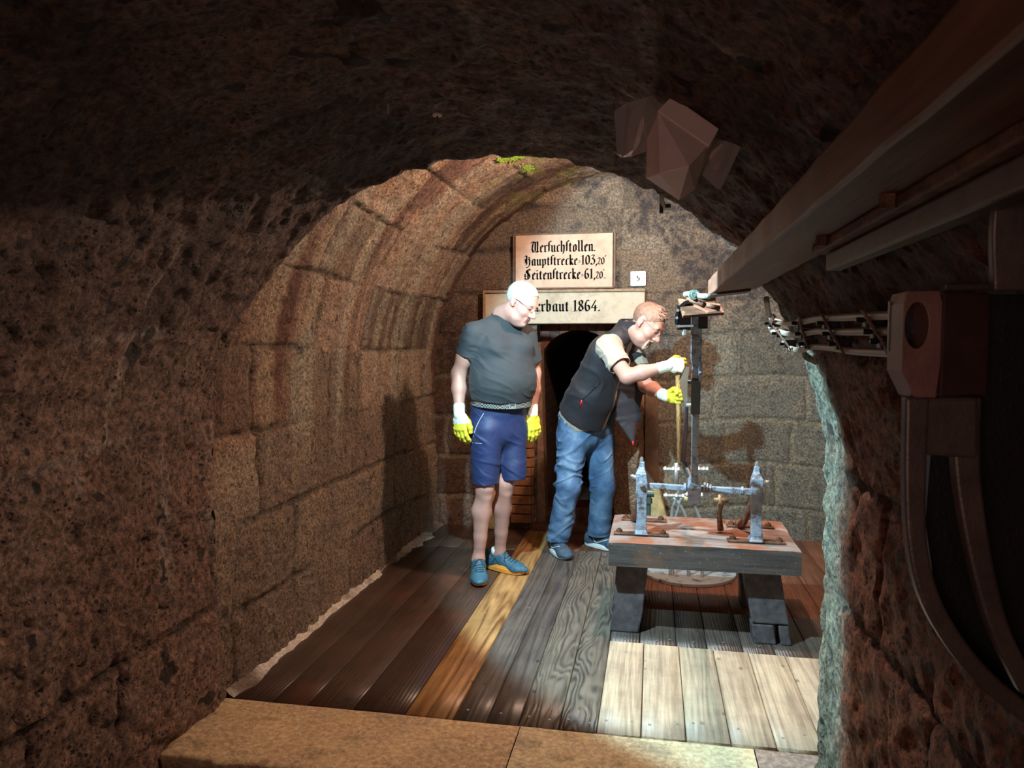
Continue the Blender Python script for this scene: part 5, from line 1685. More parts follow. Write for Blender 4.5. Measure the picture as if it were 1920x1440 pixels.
class Head:
    """head frame: r = its right-hand... x to the head's right, y forward, z up"""
    def __init__(s, c, fwd, up, sc=1.0):
        s.c = np.array(c, float); f = nrm(fwd); u = np.array(up, float); u = nrm(u - f * (u @ f))
        s.M = np.stack([np.cross(f, u), f, u], 1); s.s = sc
    def p(s, x, y, z): return s.c + s.M @ (np.array([x, y, z]) * s.s)
    def loc(s, P): return ((P - s.c) @ s.M) / s.s
def head_sdf(F, H, jowl=0.0, neck=None, nr=(0.060, 0.066)):
    S = H.s; M = H.M
    e = lambda c, r, k=0.02, sub=False: F.ell(H.p(*c), np.array(r) * S, M, k, sub)
    e((0, -.014, .030), (.076, .098, .084))
    e((0, .030, -.030), (.062, .064, .085), .03)
    e((0, .034, -.085), (.050, .050, .034), .03)
    e((0, .078, -.104), (.021, .018, .018), .02)
    for s in (-1, 1):
        e((s * .040, .056, -.036), (.026, .028, .026), .02)
        if jowl: e((s * .040, .030, -.085), (.024 + jowl, .034, .030), .02)
    if jowl: e((0, .030, -.112), (.044, .046, .026 + jowl), .02)
    F.cap(H.p(-.036, .080, .022), H.p(.036, .080, .022), .013 * S, k=.016)
    for s in (-1, 1):
        e((s * .031, .099, .002), (.018, .014, .012), .012, True)
        e((s * .031, .080, .001), (.015, .014, .012), .005)
    F.cap(H.p(0, .088, .012), H.p(0, .116, -.034), .0095 * S, .0140 * S, k=.010)
    for s in (-1, 1): e((s * .013, .103, -.040), (.009, .012, .009), .006)
    F.cap(H.p(-.020, .087, -.066), H.p(.020, .087, -.066), .0085 * S, k=.006)
    F.cap(H.p(-.017, .086, -.079), H.p(.017, .086, -.079), .0090 * S, k=.006)
    F.cap(H.p(-.024, .102, -.073), H.p(.024, .102, -.073), .0045 * S, k=.004, sub=True)
    for s in (-1, 1):
        e((s * .079, -.012, -.004), (.010, .019, .032), .006)
        e((s * .090, -.006, .000), (.007, .010, .018), .004, True)
        e((s * .076, -.002, -.030), (.008, .010, .010), .005)
    if neck is not None:
        F.cap(H.p(0, -.028, -.075), neck, nr[0], nr[1], k=.03)
def head_colors(H, c, V, brow=(0.5, 0.4, 0.33), ruddy=0.5):
    L = H.loc(V)
    near = (np.abs(L[:, 0]) < .10) & (np.abs(L[:, 1]) < .14) & (np.abs(L[:, 2] + .01) < .15)
    red = np.array([0.66, 0.27, 0.22])
    def blob(cx, cy, cz, r, colr, a):
        nonlocal c
        for s in ((-1, 1) if cx else (1,)):
            d = np.sqrt((L[:, 0] - s * cx) ** 2 + (L[:, 1] - cy) ** 2 + ((L[:, 2] - cz)) ** 2)
            w = np.exp(-(d / r) ** 2) * a * near
            c = c * (1 - w[:, None]) + np.array(colr) * w[:, None]
    blob(.045, .06, -.040, .035, red, ruddy); blob(0, .118, -.036, .022, red, ruddy); blob(.08, -.01, -.02, .03, red, ruddy * .8)
    blob(0, .05, .08, .05, red, ruddy * .35)
    lip = near & (np.abs(L[:, 0]) < .024) & (np.abs(L[:, 2] + .073) < .011) & (L[:, 1] > .08)
    c[lip] = (0.50, 0.20, 0.18)
    br = near & (np.abs(np.abs(L[:, 0]) - .032) < .018) & (np.abs(L[:, 2] - .027 - .004 * np.cos(L[:, 0] * 90)) < .0045) & (L[:, 1] > .06)
    c[br] = brow
    ey = near & (np.abs(np.abs(L[:, 0]) - .031) < .012) & (np.abs(L[:, 2] + .002) < .0028) & (L[:, 1] > .07)
    c[ey] = (0.10, 0.06, 0.05)
    return c
def glasses(H, person, name='eyeglasses'):
    bm = bmesh.new()
    g = None
    for s in (-1, 1):
        ring = [H.p(s * .033 + .022 * math.cos(t), .106 - .010 * abs(math.cos(t)) * 0 + .004 * math.sin(t), .000 + .015 * math.sin(t)) for t in [2 * PI * k / 20 for k in range(21)]]
        tube(bm, ring, 0.0010, 5)
        tube(bm, [H.p(s * .055, .104, .006), H.p(s * .078, .080, .008), H.p(s * .083, .02, .012), H.p(s * .084, -.015, .010), H.p(s * .082, -.030, -.008)], 0.0014, 5)
    tube(bm, [H.p(-.011, .106, .004), H.p(0, .110, .008), H.p(.011, .106, .004)], 0.0012, 5)
    g = bobj(name, bm, M_wire, person)
    for s in (-1, 1):
        bm = bmesh.new()
        a = [bm.verts.new(H.p(s * .033 + .0215 * math.cos(t), .107 + .004 * math.sin(t), .0145 * math.sin(t))) for t in [2 * PI * k / 20 for k in range(20)]]
        b = [bm.verts.new(H.p(s * .033 + .0215 * math.cos(t), .1055 + .004 * math.sin(t), .0145 * math.sin(t))) for t in [2 * PI * k / 20 for k in range(20)]]
        bm.faces.new(a); bm.faces.new(b[::-1])
        for i in range(20): bm.faces.new([a[i], b[i], b[(i + 1) % 20], a[(i + 1) % 20]])
        bobj('lens', bm, M_lens, g)

def hand_sdf(F, wr, d, n, curl=(0.3, 0.5, 0.5), grow=0.0, spread=0.05, thumb='relaxed', scale=1.0):
    """wr wrist, d finger direction, n palm normal; thumb side = given by sgn through th vector"""
    wr = np.array(wr, float); d = nrm(d); n = np.array(n, float); n = nrm(n - d * (n @ d))
    s = hand_sdf.side * np.cross(d, n)      # towards the thumb
    g = grow; S = scale
    q = lambda a, b, c: wr + (d * a + s * b + n * c) * S
    # palm
    F.ecap(q(.005, 0, 0), q(.035, .002, .002), s, ((.028 + g) * S, (.020 + g) * S), ((.036 + g) * S, (.019 + g) * S), k=.012)
    F.ecap(q(.035, .002, .002), q(.080, .0, .0), s, ((.038 + g) * S, (.018 + g) * S), ((.038 + g) * S, (.013 + g) * S), k=.012)
    ends = []
    for i, (b, L, r, a0) in enumerate(((.030, .074, .0098, .085), (.0095, .082, .0100, .090), (-.0115, .076, .0096, .087), (-.031, .060, .0086, .080))):
        p = q(a0 - .006, b, 0)
        ang = 0.0
        sp = spread * (1.2 - i) * 0.8
        for j, fr in enumerate((.46, .31, .23)):
            ang += curl[j] * (1 + 0.10 * i)
            dv = (d * math.cos(ang) + n * math.sin(ang)) + s * sp * math.cos(ang)
            dv = nrm(dv)
            p2 = p + dv * L * fr * S
            rr = (r + g * 0.8) * S
            F.cap(p, p2, rr * (1.02 - .06 * j), rr * (0.97 - .08 * j), k=.0035)
            p = p2
    if thumb == 'relaxed':
        a = [q(.018, .026, .006), q(.045, .046, .014), q(.075, .050, .022), q(.098, .046, .028)]
    else:
        a = [q(.020, .026, .010), q(.050, .044, .026), q(.070, .040, .050), q(.074, .022, .064)]
    for i in range(3):
        r0 = (.0145, .0120, .0110, .0095)
        F.cap(a[i], a[i + 1], (r0[i] + g * .8) * S, (r0[i + 1] + g * .8) * S, k=.006)
hand_sdf.side = 1

def glove(person, wr, d, n, back, side, label=None, white_to=0.055, cuff_from=-0.055, arm=None, backwhite=False, **kw):
    """knit glove: white cuff and back, yellow dipped palm and fingers"""
    hand_sdf.side = side
    d = nrm(d); n = nrm(np.array(n) - d * (np.array(n) @ d))
    wr = np.array(wr, float)
    F = Field(wr - .20, wr + .20, .0036)
    hand_sdf(F, wr, d, n, grow=.0022, **kw)
    ad = nrm(arm) if arm is not None else d
    c0 = wr + ad * cuff_from
    F.cap(c0, wr + ad * .01, .034, .032, k=.006, cut=[(c0, -ad)])
    sdir = side * np.cross(d, n)
    def mf(C):
        q = C - wr
        a = q @ d; b = q @ n
        y = (a > white_to) | ((b > 0.008) & (a > .012))
        if backwhite: y = (b > 0.004) & (a > .012) | ((a > 0.09) & (b > -0.004))
        return np.where(y, 0, 1)
    def rib(V, nn):
        a = (V - wr) @ ad
        t = np.where(a < .005, 0.0010 * np.sin((V @ nrm(np.cross(ad, [0.3, 0.9, 0.2]))) * 900), 0)
        return t + 0.0010 * vnoise(V, 120, 4)
    o = field_obj('glove', F, [M_gy, M_gw], person, disp=rib, matf=mf)
    tag(o, label)
    # elastic seam ring at the cuff end
    bm = bmesh.new()
    x, y, z = frame_of(Vector(ad))
    c = Vector(c0 + ad * .002)
    tube(bm, [c + (x * math.cos(t) + y * math.sin(t)) * 0.0335 for t in [2 * PI * k / 24 for k in range(25)]], 0.003, 6)
    bobj('cuff_band', bm, mat_band, o, smooth=True)
    return o
mat_band = mat_plain('pale_pink_cuff_band', (0.72, 0.62, 0.50), 0.8)

def shoe(person, ank, dirx, mats, L=0.29, soleh=0.030, laces=None, label=None, stripe=None, tongue=None, sock=None):
    up_, so_, li_ = mats
    f = nrm(np.array([dirx[0], dirx[1], 0])); z = V3(0, 0, 1); r = np.cross(f, z)
    base = np.array([ank[0], ank[1], 0.0]) - f * 0.05
    q = lambda a, b, c: base + f * a + r * b + z * c
    F = Field(base + V3(-.33, -.33, -.01), base + V3(.33, .33, .19), .0042)
    cut = [(q(0, 0, soleh * .55), -z)]
    F.ell(q(-.010, 0, .050), (.040, .058, .050), np.stack([r, f, z], 1), k=.01, cut=cut)
    F.ecap(q(.00, 0, .055), q(.06, 0, .105), r, (.037, .045), (.036, .046), k=.02, cut=cut)
    F.ecap(q(.05, 0, .060), q(L * .62, 0, .040), r, (.040, .050), (.048, .032), k=.03, cut=cut)
    F.ell(q(L * .63, 0.002, .030), (.048, .075, .034), np.stack([r, f, z], 1), k=.02, cut=cut)
    F.cap(q(-.045, 0, .06), q(-.052, 0, .105), .014, .010, k=.015)
    F.cap(q(.045, 0, .135), q(.042, 0, .22), .037, .034, k=.006, sub=True)
    o = field_obj('shoe', F, up_, person, disp=lambda V, n: 0.0012 * vnoise(V, 60, 2))
    tag(o, label)
    # sole: outline extruded with a rockered toe
    n = 36
    bm = bmesh.new(); rings = []
    for lvl, (zz, gr) in enumerate(((0.0, -.002), (0.006, 0.005), (soleh * .6, .006), (soleh, .001))):
        ring = []
        for k in range(n):
            t = 2 * PI * k / n
            a = math.cos(t); b = math.sin(t)
            xx = (L / 2 - .055) + (L / 2 + gr) * a - .0
            wdt = .036 + .012 * (a > -1) * (0.5 + 0.5 * math.sin((a + .25) * 1.6)) + gr
            yy = wdt * (abs(b) ** .75) * (1 if b > 0 else -1)
            toe = max(0, a - .55) ** 2 * (.045 if lvl < 2 else .0)
            heel = max(0, -a - .75) ** 2 * (.06 if lvl < 2 else .0)
            lug = 0.003 * (1 if (k % 3 == 0) else 0) if lvl == 0 else 0
            ring.append(bm.verts.new(q(xx, yy, zz + toe + heel + lug + (0.008 * max(0, -a) if lvl == 3 else 0))))
        rings.append(ring)
    for a, b in zip(rings, rings[1:]):
        for i in range(n): bm.faces.new([a[i], a[(i + 1) % n], b[(i + 1) % n], b[i]])
    bm.faces.new(rings[0][::-1]); bm.faces.new(rings[-1])
    bobj('sole', bm, so_, o)
    n_ = len(o.data.vertices); co = np.empty(n_ * 3, dtype=np.float32); o.data.vertices.foreach_get('co', co)
    bv = BVHTree.FromPolygons([tuple(c_) for c_ in co.reshape(-1, 3)], [tuple(p_.vertices) for p_ in o.data.polygons])
    def ontop(a, b, lift=.001):
        h_ = bv.ray_cast(Vector(q(a, b, .25)), Vector((0, 0, -1)))[0]
        return (h_ + Vector((0, 0, lift))) if h_ is not None else Vector(q(a, b, .08))
    def onside(a, c_, s, lift=.0008):
        h_ = bv.ray_cast(Vector(q(a, s * .12, c_)), Vector(-r * s))[0]
        return (h_ + Vector(r * s) * lift) if h_ is not None else Vector(q(a, s * .045, c_))
    if laces is not None:
        for j in range(5):
            a = .092 + j * .021
            bm = bmesh.new()
            tube(bm, bez([ontop(a - .006, -.027), ontop(a, -.012, .002), ontop(a + .004, .012, .002), ontop(a, .027)], 4), .0024, 6)
            bobj('lace', bm, laces, o, smooth=True)
        bm = bmesh.new()
        tube(bm, bez([ontop(.092, 0, .003), ontop(.100, .020, .004), ontop(.112, .032, .003), ontop(.104, .012, .006), ontop(.094, -.004, .005), ontop(.104, -.024, .004), ontop(.114, -.034, .003)], 4), .0020, 6)
        bobj('lace', bm, laces, o, smooth=True)
    if tongue is not None:
        bm = bmesh.new()
        hexa(bm, [q(.074, -.022, .095), q(.074, .022, .095), q(.086, .022, .095), q(.086, -.022, .095), q(.066, -.020, .160), q(.066, .020, .160), q(.076, .020, .160), q(.076, -.020, .160)])
        bobj('tongue', bm, tongue, o, bevel=.003)
    if stripe is not None:
        for s in (-1, 1):
            bm = bmesh.new()
            for pts in stripe:
                prev = None
                P = [onside(a, c, s) for a, b, c in pts]
                P = bez(P, 4)
                tube(bm, P, .0026, 6)
            bobj('side_stripe', bm, li_, o, smooth=True)
    if sock is not None:
        bm = bmesh.new(); tube(bm, [q(.03, 0, .09), q(.035, 0, .135)], .040, 18)
        bobj('sock', bm, sock, o, smooth=True)
    return o

def folds(V, dirs, seed, amp=0.004):
    """soft creases: thin ridges of a stretched noise"""
    d = 0
    W = V + 0.045 * np.stack([vnoise(V, 6, seed + 31), vnoise(V, 6, seed + 32), vnoise(V, 6, seed + 33)], -1)
    for k, (sx, sy, sz, a) in enumerate(dirs):
        sh = 0.7 if k % 2 else -0.5
        Q = np.stack([W[:, 0] + sh * W[:, 2], W[:, 1] - 0.4 * sh * W[:, 2], W[:, 2] - sh * W[:, 0]], -1)
        n = vnoise(Q * np.array([sx, sy, sz]), 1.0, seed + k)
        m = sstep(-0.35, 0.35, vnoise(V, 4.5, seed + 40 + k))
        d = d + a * (0.75 * np.exp(-(n / 0.16) ** 2) - 0.30) * m
    return amp * d

# ------------------------------------------------------------------ first man: watching, gloves on, arms hanging
def man_watching():
    sk = V3(0.50, 0.270, 0.215)
    fw = nrm([.57, -.82, 0]); rt = np.array([fw[1], -fw[0], 0])   # rt = his right
    Rs, Re, Rw = w3(888, 622, 4.30), w3(860, 700, 4.34), w3(861, 775, 4.26)
    Ls, Le, Lw = w3(986, 628, 4.55), w3(1001, 700, 4.57), w3(998, 776, 4.50)
    nb = w3(945, 592, 4.45)
    ch = w3(938, 652, 4.43); be = w3(939, 715, 4.42); pv = w3(935, 790, 4.42)
    H = Head(w3(979, 567, 4.37), [.80, -.36, -.52], [.35, -.05, .85], 1.0)
    hR, kR, aR = w3(912, 820, 4.34), w3(908, 915, 4.32), w3(897, 1046, 4.33)
    hL, kL, aL = w3(957, 820, 4.47), w3(946, 908, 4.42), w3(937, 1034, 4.50)
    # body
    F = Field([-1.35, 4.0, -0.02], [-0.55, 4.80, 1.84], .0052)
    head_sdf(F, H, 0.006, nb, (0.062, 0.072))
    F.ecap(ch + V3(0, 0, .05), be, rt, (.14, .09), (.16, .12), k=.03)
    F.ecap(be, pv, rt, (.17, .13), (.16, .11), k=.04)
    for s_, e_, w_ in ((Rs, Re, Rw), (Ls, Le, Lw)):
        F.cap(nb - V3(0, 0, .075), s_ - V3(0, 0, .02), .045, .040, k=.02)
        F.cap(s_ - V3(0, 0, .015), e_, .050, .044, k=.01)
        F.ell(s_ * .45 + e_ * .55, (.052, .052, .07), k=.03)
        F.cap(e_, e_ * .6 + w_ * .4, .044, .043, k=.02); F.cap(e_ * .6 + w_ * .4, w_ - nrm(w_ - e_) * .03, .043, .028, k=.02)
    for h_, k_, a_, sg in ((hR, kR, aR, 1), (hL, kL, aL, -1)):
        F.cap(h_, k_ + V3(0, 0, .03), .085, .060, k=.03)
        F.ell(k_ + fw * .012, (.056, .056, .062), k=.02)
        F.ell(k_ + fw * .040 + V3(0, 0, .008), (.034, .034, .036), k=.025)
        calf = k_ * .66 + a_ * .34 - fw * .012
        F.cap(k_ - V3(0, 0, .04), calf, .050, .056, k=.03)
        F.cap(calf, k_ * .30 + a_ * .70, .055, .038, k=.03)
        F.cap(k_ * .30 + a_ * .70, a_ - V3(0, 0, .03), .037, .034, k=.02)
        F.cap(k_ + fw * .035 - V3(0, 0, .06), k_ * .2 + a_ * .8 + fw * .012, .022, .020, k=.03)
        F.cap(a_, [a_[0], a_[1], .05], .036, .034, k=.02)
        for s in (-1, 1): F.ell(a_ + rt * s * .030 - V3(0, 0, .012), (.013, .013, .015), k=.012)
    def col(V):
        n = fbm(V, 9, 3, 5)
        c = np.tile(sk, (len(V), 1)) * (1 + .12 * n)[:, None]
        low = sstep(.60, .45, V[:, 2])
        for k_ in (kR, kL):
            w = np.exp(-(((V - (k_ + fw * .05)) ** 2).sum(1)) / .045 ** 2) * .22
            c = c * (1 - w[:, None]) + np.array([.62, .28, .24]) * w[:, None]
        c = c * (1 - .06 * low[:, None] * np.array([0, .2, 0.1]))
        red = sstep(.1, .5, vnoise(V, 14, 6)) * .25
        c = c * (1 - red[:, None]) + np.array([.58, .27, .22]) * red[:, None]
        return np.clip(head_colors(H, c, V, (0.60, 0.55, 0.5), .5), 0, 1)
    P = field_obj('person', F, M_skin, None, color=col)
    tag(P, 'white-haired person in charcoal t-shirt, navy shorts and yellow gloves standing with head bowed', 'person')
    # hair
    F = Field(H.c - .15, H.c + .15, .0042)
    cuts = [(H.p(0, .056, .060), H.M @ np.array([0, .80, -.45])), (H.p(0, 0, -.034), H.M @ np.array([0, .62, -1.0]))]
    F.ell(H.p(0, -.016, .031), np.array((.0815, .1035, .0895)), H.M, k=0, cut=cuts)
    for s in (-1, 1): F.ell(H.p(s * .088, -.008, -.004), (.022, .026, .036), H.M, k=.006, sub=True)
    field_obj('hair', F, M_white_hair, P, disp=lambda V, n: .0034 * fbm(H.loc(V) * np.array([3, 1, 1]), 45, 3, 3))
    glasses(H, P)
    # t-shirt
    F = Field([-1.30, 4.02, 0.98], [-0.58, 4.86, 1.66], .0055)
    hem = [(be + V3(0, 0, -.098), -V3(0, 0, 1) - .14 * fw)]
    F.ecap(ch + V3(0, 0, .075), ch - V3(0, 0, .05), rt, (.150, .100), (.190, .135), k=.05)
    F.ecap(ch - V3(0, 0, .03) + fw * .02, be + fw * .035, rt, (.192, .135), (.200, .165), k=.05, cut=hem)
    F.ecap(be + fw * .035, pv + V3(0, 0, .08) + fw * .015, rt, (.200, .168), (.190, .150), k=.04, cut=hem)
    for s in (-1, 1): F.ell(ch + rt * s * .085 + fw * .095 + V3(0, 0, .01), (.075, .06, .06), k=.06)
    for s_, e_ in ((Rs, Re), (Ls, Le)):
        F.cap(nb - V3(0, 0, .045), s_ - V3(0, 0, .004), .062, .058, k=.05)
        dn = nrm(e_ - s_); ce = s_ + dn * (.150 if s_ is Rs else .175)
        F.ecap(s_ + dn * .012, ce + dn * .03, fw, (.066, .062), (.073, .066), k=.035, cut=[(ce, dn)])
        F.cap(ce - dn * .03, ce + dn * .06, .059, .066, k=.002, sub=True)
    F.cap(nb + V3(.012, -.008, .03), nb + V3(.03, -.02, .12), .074, .10, k=.004, sub=True)
    dsp = lambda V, n: folds(V, [(3.5, 3.5, 13, 1.0), (8, 3, 6, .8), (7, 7, 22, .6)], 7, .012) * sstep(.25, -.2, 0 * V[:, 0]) + .004 * np.exp(-((V[:, 2] - 1.37 + (V[:, 0] + .9) * .35) / .02) ** 2)
    tee = field_obj('t_shirt', F, M_tee, P, disp=dsp)
    # collar rib
    bm = bmesh.new()
    cpts = []
    for k in range(25):
        t = 2 * PI * k / 24
        p = nb + rt * .079 * math.cos(t) + fw * (.070 * math.sin(t) + .014) + V3(0, 0, -.002 - .030 * math.sin(t) - .004 * abs(math.cos(t)))
        cpts.append(p)
    tube(bm, cpts, .0065, 8)
    bobj('collar', bm, M_tee, tee, smooth=True)
    # belt
    bm = bmesh.new()
    n = 48; rings = []
    pc = be + V3(0, 0, -.118) + fw * .010
    for dz, gr in ((-.018, 0), (-.018, .006), (.018, .006), (.018, 0)):
        rings.append([bm.verts.new(pc + rt * (.186 + gr) * math.cos(2 * PI * k / n) + fw * (.152 + gr) * math.sin(2 * PI * k / n) + V3(0.0, 0, dz - .018 * math.sin(2 * PI * k / n))) for k in range(n)])
    for i in range(4):
        a, b = rings[i], rings[(i + 1) % 4]
        for k in range(n): bm.faces.new([a[k], a[(k + 1) % n], b[(k + 1) % n], b[k]])
    mb = D.materials.new('woven_black_white_belt')
    nt, bs = nodes(mb)
    ck = N(nt, 'ShaderNodeTexChecker'); ck.inputs['Scale'].default_value = 1.0
    ck.inputs['Color1'].default_value = (.55, .55, .52, 1); ck.inputs['Color2'].default_value = (.02, .02, .02, 1)
    nt.links.new(coords(nt, (120, 120, 110)), ck.inputs['Vector'])
    nt.links.new(mixc(nt, 0.6, ck.outputs['Color'], (.03, .03, .03)), bs.inputs['Base Color'])
    belt = bobj('belt', bm, mb, P, smooth=False)
    bm = bmesh.new()
    bc = pc + fw * .160 + V3(0, 0, -.018)
    x_ = Vector(rt); 
    for (u, v, w_, h_) in ((-.02, 0, .004, .034), (.02, 0, .004, .034), (0, .015, .042, .004), (0, -.015, .042, .004)):
        box(bm, Vector(bc) + x_ * u + Vector((0, 0, v)), (w_, .006, h_), rot=Matrix(((rt[0], -fw[0], 0), (rt[1], -fw[1], 0), (0, 0, 1))))
    bobj('buckle', bm, M_galv, belt)
    # shorts
    F = Field([-1.28, 4.06, 0.56], [-0.62, 4.80, 1.10], .0055)
    topc = [(be + V3(0, 0, -.108), V3(0, 0, 1) + .10 * fw)]
    F.ecap(pv + V3(0, 0, .10), pv - V3(0, 0, .05), rt, (.178, .142), (.178, .135), k=.03, cut=topc)
    zR, zL = w3(905, 893, 4.3)[2], w3(960, 886, 4.42)[2]
    for h_, k_, zz, w_ in ((hR, kR, zR, .003), (hL, kL, zL, -.003)):
        low = np.array([k_[0], k_[1], zz - .04]) + (V3(0.006, -.0, 0) if h_ is hR else V3(.05, 0.0, 0))
        F.ecap(h_ + V3(0, 0, .04), low, rt, (.098, .112), (.080, .088), k=.025, cut=[([0, 0, zz], [0.05, 0, -1])])
        F.ecap(low + V3(0, 0, .06), low - V3(0, 0, .05), rt, (.062, .070), (.074, .082), k=.002, sub=True)
    field_obj('shorts', F, M_short, P, disp=lambda V, n: folds(V, [(4, 4, 9, 1.0), (9, 9, 7, .6), (4, 4, 20, .7)], 21, .010))
    sh = [c for c in D.objects if c.name.startswith('shorts')][0]
    # zips
    for pa, nm in (([(907, 775), (898, 790), (891, 806), (888, 820)], 'pocket_zip'), ([(885, 830), (894, 831), (903, 832)], 'thigh_zip')):
        bm = bmesh.new()
        tube(bm, bez([onto(sh, a, b) for a, b in pa], 4), .0022, 6)
        bobj(nm, bm, mat_zip, sh, smooth=True)
    # gloves
    glove(P, Rw, nrm([.06, -.05, -1]), nrm([.40, .91, 0]), None, 1, 'yellow dipped glove with white knit back and cuff', arm=nrm(Rw - Re), white_to=.062, curl=(.22, .35, .30), spread=.10, scale=1.16)
    glove(P, Lw, nrm([.14, -.02, -1]), nrm([-.6, .75, 0]), None, -1, 'yellow dipped glove with pale cuff', arm=nrm(Lw - Le), white_to=.012, curl=(.25, .35, .30), spread=.10, scale=1.14)
    # shoes
    st = [[(.02, .040, .040), (.05, .042, .085), (.08, .045, .045), (.11, .046, .078), (.14, .047, .045)], [(-.03, .040, .055), (.0, .041, .075), (.03, .042, .05)]]
    Mb = mat_plain('petrol_blue_mesh_upper', (0.035, 0.12, 0.18), 0.6, 0, 0.35, 50, 0.6, 250)
    Mo = mat_plain('orange_lugged_sole', (0.85, 0.33, 0.05), 0.55, 0, 0.12, 30)
    Mk = mat_plain('black_shoe_trim', (0.02, 0.025, 0.03), 0.5)
    Mw = mat_plain('white_sock_knit', (0.78, 0.80, 0.80), 0.8)
    Mt = mat_plain('dark_teal_tongue', (0.03, 0.10, 0.13), 0.6)
    s1 = shoe(P, aR + V3(0, .0, 0), [.28, -.96], (Mb, Mo, Mk), .295, .044, Mk, stripe=st, tongue=Mt)
    s2 = shoe(P, aL, [.92, -.42], (Mb, Mo, Mk), .295, .044, Mk, stripe=st, tongue=Mt, sock=Mw)
    # dark toe rands
    return P
mat_zip = mat_plain('pale_zip_tape', (0.50, 0.55, 0.62), 0.4)
man_watching()

# ------------------------------------------------------------------ second man: bent forward, both gloves on the pole
def man_working():
    sk = V3(0.50, 0.265, 0.210)
    pv = w3(1090, 800, 5.00); mid = w3(1112, 735, 4.93); ch = w3(1142, 668, 4.84); nb = w3(1175, 618, 4.80)
    sp = nrm(ch - pv)
    fh = nrm([.90, -.43, 0]); rt = nrm([fh[1], -fh[0], 0])
    dep = nrm(np.cross(sp, rt)); dep = dep if dep[0] > 0 else -dep      # chest direction, down and forward
    Rs, Re, Rw = w3(1139, 650, 4.62), w3(1176, 706, 4.49), w3(1250, 686, 4.480)
    Ls, Le, Lw = w3(1184, 650, 4.96), w3(1210, 722, 4.84), w3(1249, 743, 4.560)
    H = Head(w3(1214, 607, 4.72), [.70, -.38, -.64], [.56, -.10, .78], 1.06)
    hR, kR, aR = w3(1073, 825, 4.92), w3(1066, 912, 4.86), w3(1045, 1012, 4.93)
    hL, kL, aL = w3(1120, 825, 5.08), w3(1130, 912, 5.03), w3(1122, 1002, 5.13)
    F = Field([-0.78, 4.30, 0.02], [0.34, 5.32, 1.74], .0056)
    head_sdf(F, H, 0.003, nb, (0.058, 0.058))
    F.ecap(ch, mid, rt, (.16, .105), (.165, .12), k=.04); F.ecap(mid, pv, rt, (.165, .12), (.155, .115), k=.04)
    for s_, e_, w_ in ((Rs, Re, Rw), (Ls, Le, Lw)):
        F.cap(nb - sp * .06, s_ - sp * .02, .045, .042, k=.02)
        F.cap(s_ - sp * .01, e_, .051, .045, k=.01)
        F.cap(e_, e_ * .62 + w_ * .38, .045, .045, k=.02); F.cap(e_ * .62 + w_ * .38, w_ - nrm(w_ - e_) * .03, .045, .028, k=.02)
    for h_, k_, a_ in ((hR, kR, aR), (hL, kL, aL)):
        F.cap(h_, k_, .080, .055, k=.03); F.cap(k_, a_, .052, .036, k=.03); F.cap(a_, [a_[0], a_[1], .06], .036, .034, k=.02)
    def col(V):
        n = fbm(V, 9, 3, 15)
        c = np.tile(sk, (len(V), 1)) * (1 + .12 * n)[:, None]
        return np.clip(head_colors(H, c, V, (0.45, 0.30, 0.2), .75), 0, 1)
    P = field_obj('person', F, M_skin, None, color=col)
    tag(P, 'person with reddish hair and goatee, black vest and blue jeans, bending over the pole', 'person')
    # hair
    F = Field(H.c - .16, H.c + .16, .0042)
    cuts = [(H.p(0, .066, .060), H.M @ np.array([0, .86, -.40])), (H.p(0, 0, -.036), H.M @ np.array([0, .62, -1.0]))]
    F.ell(H.p(0, -.016, .034), np.array((.083, .106, .094)), H.M, k=0, cut=cuts)
    for s in (-1, 1): F.ell(H.p(s * .090, -.008, -.004), (.022, .026, .036), H.M, k=.006, sub=True)
    random.seed(5)
    for k in range(26):
        x = random.uniform(-.05, .05); y = random.uniform(.0, .062)
        z = .034 + .094 * math.sqrt(max(0, 1 - (x / .083) ** 2 - ((y + .016) / .106) ** 2))
        F.cap(H.p(x, y - .02, z - .002), H.p(x + random.uniform(-.01, .01), y + .016, z + random.uniform(-.004, .008)), .006, .003, k=.006)
    field_obj('hair', F, M_red_hair, P, disp=lambda V, n: .003 * fbm(H.loc(V) * np.array([3, 1, 1]), 38, 3, 3))
    # goatee and moustache
    F = Field(H.c - .16, H.c + .16, .004)
    F.ell(H.p(0, .082, -.108), (.026, .019, .028), H.M, k=.008)
    for s in (-1, 1):
        F.cap(H.p(0, .099, -.057), H.p(s * .026, .086, -.064), .0065, .006, k=.006)
        F.cap(H.p(s * .026, .086, -.064), H.p(s * .022, .084, -.098), .0065, .009, k=.006)
    field_obj('goatee', F, M_goat, P, disp=lambda V, n: .002 * fbm(V, 90, 2, 8))
    glasses(H, P)
    # beige t-shirt: torso and sleeves
    F = Field([-0.72, 4.34, 0.84], [0.20, 5.30, 1.62], .006)
    hem = [(pv + sp * .025, -sp - dep * .12)]
    F.ecap(ch, mid + dep * .01, rt, (.175, .118), (.182, .138), k=.05, cut=hem)
    F.ecap(mid + dep * .01, pv - dep * .015, rt, (.182, .144), (.184, .160), k=.04, cut=hem)
    for s_, e_, L_ in ((Rs, Re, .165), (Ls, Le, .17)):
        F.cap(nb - sp * .06, s_, .062, .068, k=.04)
        dn = nrm(e_ - s_); ce = s_ + dn * L_
        F.ecap(s_, ce + dn * .03, dep, (.072, .070), (.074, .068), k=.03, cut=[(ce, dn)])
        F.cap(ce - dn * .03, ce + dn * .06, .059, .066, k=.002, sub=True)
    F.cap(nb + sp * .03 + dep * .01, nb + sp * .13 + dep * .03, .076, .09, k=.004, sub=True)
    field_obj('t_shirt', F, M_beige, P, disp=lambda V, n: folds(V, [(6, 6, 10, .8), (14, 6, 14, .8)], 33, .010))
